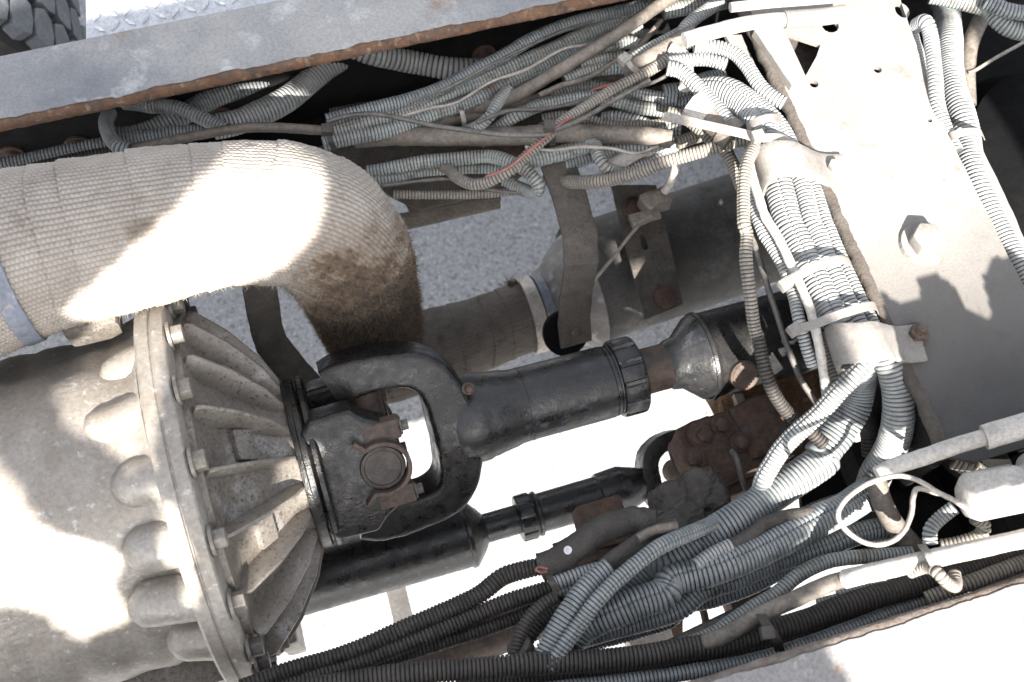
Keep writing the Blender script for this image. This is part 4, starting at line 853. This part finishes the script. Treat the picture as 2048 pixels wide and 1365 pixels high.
H('slate corrugated hose just under the large seamed one', ['h', (1350, 1130), (1500, 1080), (1750, 1010), (2000, 930), 'i', (150, 830), (350, 760), (520, 690), (700, 620), (900, 560), (1100, 490), (1280, 460)], 135, -.125, M_loomm, seam=0, group=BO)
H('lower slate hose of the bottom bundle with bare ground beneath', ['h', (1300, 1180), (1450, 1130), (1700, 1070), (1950, 990), 'i', (0, 920), (200, 880), (420, 800), (640, 700), (800, 650)], 110, -.145, M_loomm, group=BO)
H('dark slim hose between the large seamed one and the sweep', ['i', (560, 440), (700, 400), (850, 330), (980, 290), (1080, 270)], 75, -.10, M_loomd, group=BO)
tube('small grey cloth wrap on a lead in the bottom bundle', ['i', (150, 660), (260, 600), (380, 540), (480, 480), (520, 440), (640, 400), (800, 370)], 85, -.085, M_tape, name='taped_joint', cat='tape', lump=.0005)
H('short grey loom entering the small cloth wrap', ['i', (130, 680), (220, 620), (340, 560)], 90, -.082, M_loomg, group=BO)
H('long black corrugated hose along the near rail, full width of the bundle', ['h', (-700, 1530), (-300, 1450), (0, 1385), (300, 1340), (700, 1290), (1100, 1270), (1500, 1250), (1800, 1220), 'i', (0, 1185), (250, 1140), (500, 1080), (760, 1010), (950, 940), (1200, 860), (1450, 790), (1700, 700), (2100, 590)], 138, -.075, M_loomd, group=BO, dep=.0021)
H('blue grey hose at the rail edge below the long black one', ['h', (1100, 1420), (1500, 1380), (1800, 1340), 'i', (0, 1320), (250, 1280), (500, 1225), (800, 1130), (1050, 1040), (1300, 950), (1500, 880)], 92, -.085, M_loomm, group=BO)
H('dark loom filling the gap beneath the long black hose and the rail', ['h', (700, 1370), (1100, 1345), (1500, 1315), (1800, 1285), 'i', (0, 1255), (300, 1205), (600, 1130), (900, 1020), (1200, 925), (1400, 860)], 120, -.125, M_loomd, group=BO)
H('pale loom seen in the gap above the long black hose', ['i', (60, 1150), (230, 1080), (350, 1000), (480, 910), (600, 840), (720, 740), (860, 670), (1000, 640), (1200, 620), (1400, 610)], 88, -.095, M_loom, group=BO)
tube('smooth dusty brown hose rising out of the bottom bundle', ['i', (180, 1130, -.07), (300, 1090, -.06), (480, 980, -.05), (700, 880, -.045), (900, 790, -.04), (1080, 740, -.03)], 100, -.05, M_rub, lump=.0003)
tube('long white smooth air pipe in hard sun at lower right', ['i', (1000, 760, -.03), (1100, 735, -.015), (1300, 690, .0), (1600, 620, .015), (1900, 555, .025), (2150, 500, .03)], 112, 0, M_rubp, lump=.0003)
H('small blue looms in the shade under the white air pipe', ['i', (960, 850), (1100, 810), (1250, 800), (1420, 790)], 60, -.085, M_loom, group=BO)
H('thin blue loom touching the long black hose under the white pipe', ['i', (840, 900), (1000, 860), (1200, 840), (1330, 820)], 55, -.09, M_loom, group=BO)
H('black loom running off the right edge above the near rail', ['i', (1560, 760), (1750, 700), (1950, 640), (2120, 590)], 95, -.06, M_loomd, group=BO)
H('half sunlit corrugated hose along the near rail at the right edge', ['i', (1480, 880, -.06), (1650, 810, -.05), (1850, 740, -.045), (2120, 640, -.04)], 95, -.05, M_loomt, group=BO)
H('cream loom knot curled round the white air pipe', ['i', (1380, 720, .0), (1480, 690, .02), (1540, 720, .035), (1600, 780, .03), (1650, 800, .015), (1640, 720, .005)], 75, .02, M_loomt, group=BO)
H('black ribbed hose in the shade right of the bottom bundle', ['i', (1000, 640), (1200, 600), (1400, 570)], 75, -.12, M_loomd, group=BO)
tube('black smooth cable low along the bottom bundle', ['i', (-200, 1230), (0, 1130), (250, 1010), (420, 930), (520, 880)], 60, -.13, M_cable, name='black_cable', cat='cable')
t = thing('sleeve_dot', 'tiny pale sticker dot on the thick cloth taped sleeve', 'sticker', P(1350, 590, -.075, 'h'))
lathe('disc', [(0, .0045), (.0012, .0045)], P(1350, 590, -.0735, 'h'), unit((0, -.3, .95)), M_check, t, 18)

# ------------------------------------------------------------------ wire loop and fittings, lower right
tube('white sunlit wire bent into an open loop at lower right', ['i', (1750, 375, .045), (1640, 300, .05), (1540, 250, .055), (1420, 180, .06), (1300, 155, .06), (1150, 195, .055), (1020, 280, .05), (960, 370, .045), (980, 440, .04), (1050, 510, .035), (1150, 555, .035), (1260, 545, .035), (1345, 480, .035), (1390, 370, .035), (1400, 280, .035), (1430, 230, .03), (1550, 260, .02)], 31, .05, M_tie, name='wire_loop', cat='wire', segs=12, lump=.0003)
t = thing('air_coupling', 'fat dusty cream air coupling with a faceted nut at the right edge', 'pipe fitting', P(1850, 280, .02, 'i'))
a_ = unit(P(2048, 230, .03, 'i') - P(1700, 300, .03, 'i'))
o = lathe('coupling_nut', [(0, .016), (.004, .022), (.010, .026), (.060, .026), (.066, .023), (.068, .02)], P(1690, 290, .03, 'i'), a_, M_rubp, t, 8, angle=60)
lathe('coupling_body', [(.064, .020), (.075, .024), (.08, .034), (.12, .040), (.26, .042)], P(1690, 290, .03, 'i'), a_, M_rubp, t, 40, .0008)
tube('white dusty air pipe above the wire loop, lower right', ['i', (1190, 150, .015), (1300, 95, .02), (1450, 50, .025), 'f', (1600, 1310, .03), (1830, 1240, .035)], 100, .02, M_rubp, lump=.0003)
t = thing('pipe_fitting', 'large grey crimped pipe end at the right edge over the beam foot', 'pipe fitting', P(1980, 1240, .03, 'f'))
tube(None, ['f', (1815, 1245, .035), (1835, 1240, .036), (1860, 1230, .037), (2000, 1190, .04), (2200, 1130, .045)], 150, .03, M_rubp, 'collar', parent=t)
H('pale ribbed hose in a U turn under the air coupling', ['i', (1640, 340, -.01), (1560, 400, -.02), (1500, 470, -.025), (1500, 560, -.03)], 85, -.02, M_loomg, group=CL)
H('cream ribbed hose hooking back under the coupling nut', ['i', (1760, 400, .0), (1810, 440, -.005), (1790, 500, -.01), (1680, 545, -.02), (1560, 570, -.03)], 85, -.01, M_loomt, group=CL)
H('ribbed black hose behind the air coupling', ['i', (1640, 60, -.05), (1720, 100, -.05), (1800, 160, -.06), (1860, 220, -.07)], 120, -.05, M_loomt, group=CL)
t = thing('frame_bracket', 'black deep bracket in the shade below the beam foot', 'bracket', P(1650, 250, -.2, 'i'))
box('bracket_body', P(1650, 250, -.2, 'i'), X3, (.12, .09, .03), M_web, t, .01)
box('bracket_rib', P(1760, 130, -.12, 'i'), X3, (.02, .09, .05), M_web, t, .005)

# ------------------------------------------------------------------ clamps and ties
def clamp(label, arc, wd, wdir, m, bolt_at=None):
    t = thing('hose_clamp', label, 'clamp', arc[len(arc) // 2])
    ribbon('strap', arc, wdir, wd, .005, m, t, rough=.0004)
    if bolt_at is not None: bolt('clamp_bolt', bolt_at, (0, 0, 1), .008, .010, m, t, True, m)
    return t
Yd = (0.0, 1, 0)
clamp('broad white rubber clamp over the top of the strapped bundle', pts('c', [(500, 1080, -.03), (490, 1030, .0), (530, 960, .03), (640, 930, .042), (760, 945, .04), (850, 985, .018), (900, 1000, .007), (990, 1010, .006)]), .046, (.05, 1, 0), M_beam, P(930, 985, .008, 'c'))
clamp('broad grey rubber clamp bolted at the lower end of the strapped bundle', pts('f', [(945, 800, -.03), (925, 740, .0), (960, 700, .03), (1090, 690, .045), (1200, 675, .042), (1270, 690, .02), (1340, 700, .007), (1450, 690, .006)]), .044, (.05, 1, 0), M_beam)
def tie(label, arc, wd, wdir, m=M_tie, head=None):
    t = thing('cable_tie', label, 'cable tie', arc[len(arc) // 2], 'cable ties on the hoses')
    ribbon('band', arc, wdir, wd * .8, .0014, m, t)
    if head is not None: box('head', head[0], [unit(head[1]), unit(np.cross((0, 0, 1), head[1])), np.array([0, 0, 1.])], (.007, .0065, .005), m, t, .0015)
tie('pale tie with a block head across the upper part of the bundle', pts('f', [(640, 370, .0), (640, 345, .02), (720, 300, .03), (840, 240, .036), (960, 205, .034), (1020, 215, .02), (1040, 240, .0)]), .014, (.1, 1, 0), M_beam, (P(650, 350, .025, 'f'), (1, .3, 0)))
tie('pale tie with a square end across the lower part of the bundle', pts('f', [(690, 625, .0), (700, 610, .02), (800, 590, .03), (930, 540, .036), (1080, 490, .034), (1170, 475, .02), (1190, 500, .0)]), .013, (.1, 1, 0), M_beam, (P(705, 615, .022, 'f'), (1, .3, 0)))
tie('pale tie round the bundle near the corner hoses', pts('c', [(430, 760, .0), (450, 730, .02), (520, 700, .03), (590, 690, .025), (640, 700, .0)]), .013, (.2, 1, 0), M_beam)
tie('grey strap from the corner cluster to the knot on the bundle', pts('c', [(-60, 680, .0), (100, 715, .02), (280, 755, .03), (430, 790, .04), (490, 810, .045), (580, 805, .04), (650, 815, .03), (740, 870, .02)]), .014, (.1, 1, 0), M_tie, (P(490, 800, .05, 'c'), (1, 0, 0)))
tie('dark tie with a block head on the level brown hose', pts('b', [(1260, 850, -.10), (1262, 800, -.075), (1245, 755, -.04), (1230, 735, -.035), (1200, 720, -.06)]), .010, (1, -.2, 0), M_tape, (P(1243, 738, -.03, 'b'), (1, -.3, 0)))
tie('thin tie round the dark brown hose beside the short branch', pts('b', [(745, 735, -.11), (740, 690, -.095), (728, 650, -.09), (720, 630, -.11)]), .0075, (1, -.3, 0), M_tie)
tie('tie round the thick brown cuffed hose near the corner', pts('b', [(1660, 350, -.06), (1690, 345, -.03), (1720, 390, -.02), (1760, 420, -.04)]), .009, (1, .5, 0), M_tie, (P(1680, 350, -.025, 'b'), (1, .4, 0)))
tie('dark tie round the hoses above the pale wrapped pipe', pts('a', [(1900, 730, -.06), (1920, 770, -.055), (1935, 830, -.055), (1960, 880, -.07)]), .009, (1, -.2, 0), M_tape, (P(1915, 760, -.05, 'a'), (1, -.2, 0)))
tie('dark wide tie binding the long black hose by the near rail', pts('i', [(500, 940, -.06), (520, 990, -.03), (560, 1060, -.025), (600, 1120, -.03), (620, 1180, -.06)]), .013, (1, -.3, 0), M_tape, (P(545, 1075, -.02, 'i'), (1, -.2, 0)))
tie('pale thin tie round the white air pipe at lower right', pts('i', [(1450, 560, .0), (1470, 590, .035), (1500, 640, .042), (1530, 690, .03), (1540, 720, 0)]), .010, (1, -.2, 0), M_beam)
tie('thin tie round the grey loom by the taped sleeve', pts('h', [(1240, 740, -.08), (1260, 780, -.07), (1290, 830, -.08)]), .010, (1, -.3, 0), M_tape)

# ------------------------------------------------------------------ behind the beam, right edge
RB = 'hoses behind the beam at the right edge'
H('slim white lit hose along the far side of the beam', ['c', (1420, 150, .0), (1470, 130, .02), (1500, 220, .015), (1530, 450, .01), (1555, 640, .0), (1600, 790, -.01)], 88, .0, M_loomg, seam=30, group=RB)
H('white ribbed hose half hidden along the far beam edge', ['c', (1370, 200, -.03), (1400, 330, -.03), (1450, 520, -.03), (1530, 700, -.03), (1640, 900, -.03)], 115, -.03, M_loomg, group=RB)
H('fat white ribbed conduit winding down the far side of the beam', ['c', (1570, -20, -.16), (1590, 110, -.12), (1608, 220, -.085), (1610, 350, -.075), (1640, 520, -.06), (1700, 680, -.05), (1725, 800, -.05), (1730, 930, -.05), (1770, 1090, -.05), (1850, 1260, -.05), 'f', (1960, 120, -.05), (2060, 330, -.05), (2150, 500, -.05)], 150, -.05, M_loomg, group=RB, segs=20)
tube('dark smooth hose beside the fat white conduit, far right', ['c', (1900, -20, -.10), (1800, 110, -.10), (1735, 260, -.10), (1715, 420, -.10), (1720, 620, -.11)], 95, -.1, M_rub)
H('blue grey hose curving across the top right corner', ['c', (1500, -30, -.06), (1700, 10, -.06), (1830, 50, -.06), (1900, 130, -.06), (1980, 175, -.06), (2120, 200, -.06)], 105, -.06, M_loom, seam=None, group=RB)
H('second blue hose at the extreme top right corner', ['c', (1820, 10), (1950, 60), (2120, 90)], 90, -.04, M_loomm, group=RB)
ribbon_o = thing('cable_tie', 'long thin strap stretched across the dark at top right', 'cable tie', P(1900, 380, -.1, 'c'), 'cable ties on the hoses')
ribbon('band', pts('c', [(1720, 430, -.09), (1760, 415, -.09), (1900, 330, -.10), (2100, 220, -.11)]), (0, 0, 1), .006, .003, M_tie, ribbon_o)
tie('pale tie round the fat white conduit, right edge', pts('c', [(1590, 830, -.03), (1620, 800, .0), (1700, 775, .005), (1790, 775, -.02), (1810, 800, -.05)]), .013, (.1, 1, 0), M_tie)
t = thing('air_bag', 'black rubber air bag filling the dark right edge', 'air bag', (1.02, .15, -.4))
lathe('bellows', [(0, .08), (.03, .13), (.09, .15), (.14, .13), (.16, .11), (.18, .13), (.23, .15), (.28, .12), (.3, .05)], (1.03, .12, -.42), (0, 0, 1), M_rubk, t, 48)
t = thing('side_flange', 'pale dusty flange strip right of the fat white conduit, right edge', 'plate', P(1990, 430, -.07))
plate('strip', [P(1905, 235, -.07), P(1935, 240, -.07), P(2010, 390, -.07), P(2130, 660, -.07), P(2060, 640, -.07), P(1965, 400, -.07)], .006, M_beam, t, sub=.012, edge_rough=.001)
t = thing('shade_backing', 'black plate added as deep shade behind the beam on the right', 'plate', (1.05, .1, -.5))
box('plate', (1.55, .3, -.50), X3, (.72, .75, .012), M_rubk, t, .004)  # black backing sheet stands in for the shade of the cavity
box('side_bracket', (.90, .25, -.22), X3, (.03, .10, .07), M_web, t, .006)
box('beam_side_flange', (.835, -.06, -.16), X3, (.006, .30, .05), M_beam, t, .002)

# ------------------------------------------------------------------ rusty valve block, mud, springs
t = thing('brake_valve', 'heavily rusted brown valve block with cracked flaking faces', 'valve', P(1450, 900, -.32))
vx = unit(P(1550, 830, -.25) - P(1390, 900, -.25)); vy = unit(np.cross((0, 0, 1), vx)); vz = np.cross(vx, vy); VA = [vx, vy, vz]
box('valve_body', P(1465, 905, -.26), VA, (.052, .045, .05), M_rusty, t, .006, rough=.006, sub=3)
box('valve_cover', P(1510, 865, -.235), VA, (.030, .036, .03), M_rusty, t, .005, rough=.004, sub=3)
box('lower_block', P(1460, 960, -.26), VA, (.050, .024, .04), M_rusty, t, .004, rough=.003, sub=3)
box('side_block', P(1395, 900, -.27), VA, (.026, .028, .035), M_rusty, t, .006, rough=.006, sub=3)
for q_ in ((1405, 870), (1440, 850), (1385, 915), (1480, 885)): bolt('valve_bolt', P(*q_, -.205), unit((0, -.3, .95)), .009, .012, M_rusty, t, True, M_rusty)
tube('short black cable down the front of the rusted valve block', ['i', (340, 10, -.19), (370, 60, -.18), (395, 160, -.18), (430, 250, -.19), (470, 300, -.2)], 36, -.19, M_cable, name='black_cable', cat='cable', segs=12)
t = thing('mud_caked_bracket', 'bracket caked with orange brown mud behind the black curved hose', 'bracket', P(1560, 860, -.34))
box('mud_crust', P(600, 1090, -.33, 'f'), X3, (.075, .085, .05), M_mud, t, .01, rough=.012, sub=8)
plate('steel_edge', pts('f', [(350, 990, -.27), (400, 985, -.27), (560, 1363, -.27), (540, 1363, -.27), (390, 1090, -.27)]), .02, M_clamp, t)
t = thing('leaf_spring', 'rusty brown spring leaves in the gap behind the taped sleeve', 'spring', P(1530, 600, -.3, 'h'))
for k in range(5):
    o_ = np.array([0, -.012 * k, -.010 * k])
    ribbon('leaf', [P(1300, 640, -.26, 'h') + o_, P(1500, 560, -.25, 'h') + o_, P(1700, 520, -.26, 'h') + o_], (0, .5, 1), .06, .008, M_rusty, t, rough=.001)
box('shackle', P(1540, 410, -.24, 'h'), X3, (.03, .02, .02), M_rusty, t, .004, rough=.002)
t = thing('muddy_connector', 'dark mud covered plug lump left of the rusted valve block', 'connector', P(1370, 1000, -.2))
box('plug', P(90, 290, -.16, 'i'), VA, (.040, .026, .026), M_tape, t, .016, rough=.010, sub=4)
box('plug_collar', P(20, 410, -.15, 'i'), VA, (.026, .020, .022), M_tape, t, .014, rough=.008, sub=4)
box('plug_arm', P(-60, 480, -.14, 'i'), VA, (.024, .018, .02), M_tape, t, .007, rough=.003, sub=2)
t = thing('gap_shade_plate', 'black plate added as the deep shade under the bottom bundle, right', 'bracket', P(1720, 1030, -.28))
plate('plate', [P(1600, 960, -.27), P(1700, 900, -.27), P(1830, 900, -.27), P(1900, 1020, -.27), P(1860, 1130, -.27), P(1700, 1110, -.27), P(1610, 1070, -.27)], .012, M_web, t, sub=.02, edge_rough=.001)  # black sheet added to stand in for dark gaps between the hoses
t = thing('rusty_plate', 'flaking pinkish rusty plate low in the gap under the bottom bundle', 'plate', P(1880, 1060, -.4, 'h'))
plate('plate', pts('h', [(1740, 1080, -.42), (1860, 1000, -.42), (2020, 960, -.42), (2030, 1100, -.42), (1800, 1180, -.42)]), .01, M_rusty, t, sub=.01, edge_rough=.002)
box('flange_step', P(1820, 1100, -.40, 'h'), X3, (.03, .03, .02), M_clamp, t, .004, rough=.002)
t = thing('dark_cross_tube', 'dark brown tube under the grimy trio at the bottom', 'tube', P(700, 1150, -.35, 'h'))
lathe('tube', [(-.02, .030), (.34, .030)], P(330, 1300, -.33, 'h'), P(1060, 1010, -.33, 'h') - P(330, 1300, -.33, 'h'), M_rustb, t, 32, .001)
t = thing('rod', 'thin vertical rusty rod in the bright gap of the bottom bundle', 'rod', P(170, 1000, -.3, 'i'))
tube(None, ['i', (150, 900), (175, 960), (195, 1060)], 45, -.3, M_rustb, 'rod', parent=t)
box('rod_foot', P(440, 900, -.32, 'i'), X3, (.03, .03, .02), M_rustb, t, .004, rough=.002)

# broken lead with a tape flag above the muffler
tube('thin lead hanging down across the slotted bracket', ['b', (1990, 960, -.14), (1960, 1050, -.18), (1910, 1130, -.22), 'e', (1800, -40, -.26), (1700, 80, -.28), (1600, 210, -.30), (1500, 330, -.32)], 20, -.2, M_tie, name='thin_lead', cat='cable', segs=10)
tube('pale tape sleeve on the lead above the slotted bracket', ['b', (1985, 970, -.13), (1970, 1030, -.15), (1940, 1090, -.17), (1915, 1120, -.18)], 52, -.15, M_rubp, name='tape_sleeve', cat='tape')
t = thing('tape_knot', 'crumpled tan tape knot on the lead by the slotted bracket', 'tape', P(1850, 1190, -.2, 'b'))
box('knot', P(1860, 1180, -.2, 'b'), VA, (.020, .013, .012), M_rub, t, .004, rough=.004, sub=2)
box('tail', P(1800, 1270, -.21, 'b'), VA, (.022, .008, .006), M_rub, t, .002, rough=.003, sub=2)

# ------------------------------------------------------------------ checker plate step and tyre beyond the rail
t = thing('step_plate', 'bright aluminium checker plate step beyond the long rail, top left', 'step', P(330, 30, -.10))
c_ = [P(172, 95, -.03), P(172, -120, -.03), P(560, -200, -.03), P(640, 60, -.03)]
plate('sheet', c_, .005, M_check, t)
bx = unit(P(420, 0, -.03) - P(320, 22, -.03)); by = np.array([-bx[1], bx[0], 0])
base = P(200, 60, -.03)
bmx = bmesh.new(); bmesh.ops.create_icosphere(bmx, subdivisions=1, radius=1)
lugm = bpy.data.meshes.new('tread_lug'); 
for v in bmx.verts: v.co = Vector((v.co.x * .0098 * (1 - .3 * abs(v.co.y)), v.co.y * .0034, v.co.z * .0042))
bmx.to_mesh(lugm); bmx.free(); lugm.materials.append(M_check)
for i in range(-1, 14):
    for j in range(-2, 7):
        p = base + bx * (i * .0185) + by * (j * .0185 )
        v = ROT.T @ (p - CAM); u_ = 1024 + FPX * v[0] / -v[2]; w_ = 682.5 - FPX * v[1] / -v[2]
        if u_ < 185 or u_ > 560 or w_ > 80 or w_ < -60: continue
        o = bpy.data.objects.new('tread_lug', lugm); C.objects.link(o); o.parent = t; o.location = Vector((p - ORG[t] + [0, 0, .001]).tolist())
        o.rotation_euler.z = math.atan2(bx[1], bx[0]) + (rad(45) if (i + j) % 2 else rad(-45))
TC = np.array([-.655, .86, -.42]); TR = .42
t = thing('tyre', 'grey dusty truck tyre with blocky tread at the top left corner', 'tyre', TC + [0, 0, -.45])
lathe('carcass', [(-.16, .30), (-.15, .38), (-.13, .402), (.13, .402), (.15, .38), (.16, .30)], TC, (0, 1, 0), M_tyred, t, 96)
def cyl(th, y, r): return TC + np.array([r * math.sin(th), y, r * math.cos(th)])
for i in range(30):
    for j in range(4):
        th0 = -.35 + i * .105 + (.052 if j % 2 else 0); y0 = -.155 + j * .078
        if th0 > 1.5: continue
        V = []
        for r_ in (.398, .4215):
            for (u_, v_) in ((.06, .12), (.5, .0), (.90, .10), (1.0, .46), (.94, .88), (.5, 1.0), (.10, .9), (.0, .52)):
                g_ = .0015 if r_ < .41 else -.0015
                V.append(cyl(th0 + u_ * .099 + .02 * v_ + g_ * (u_ - .5), y0 + v_ * .073, r_ - (.0025 if r_ > .41 and (u_ < .2 or u_ > .88) else 0)))
        F = [list(range(8, 16)), list(range(7, -1, -1))] + [[k, (k + 1) % 8, (k + 1) % 8 + 8, k + 8] for k in range(8)]
        mesh('tread_block', V, F, M_tyre, t, smooth=False)

print('objects', len(bpy.data.objects), 'tris', sum(len(m.loop_triangles) if m.calc_loop_triangles() is None else 0 for m in bpy.data.meshes))
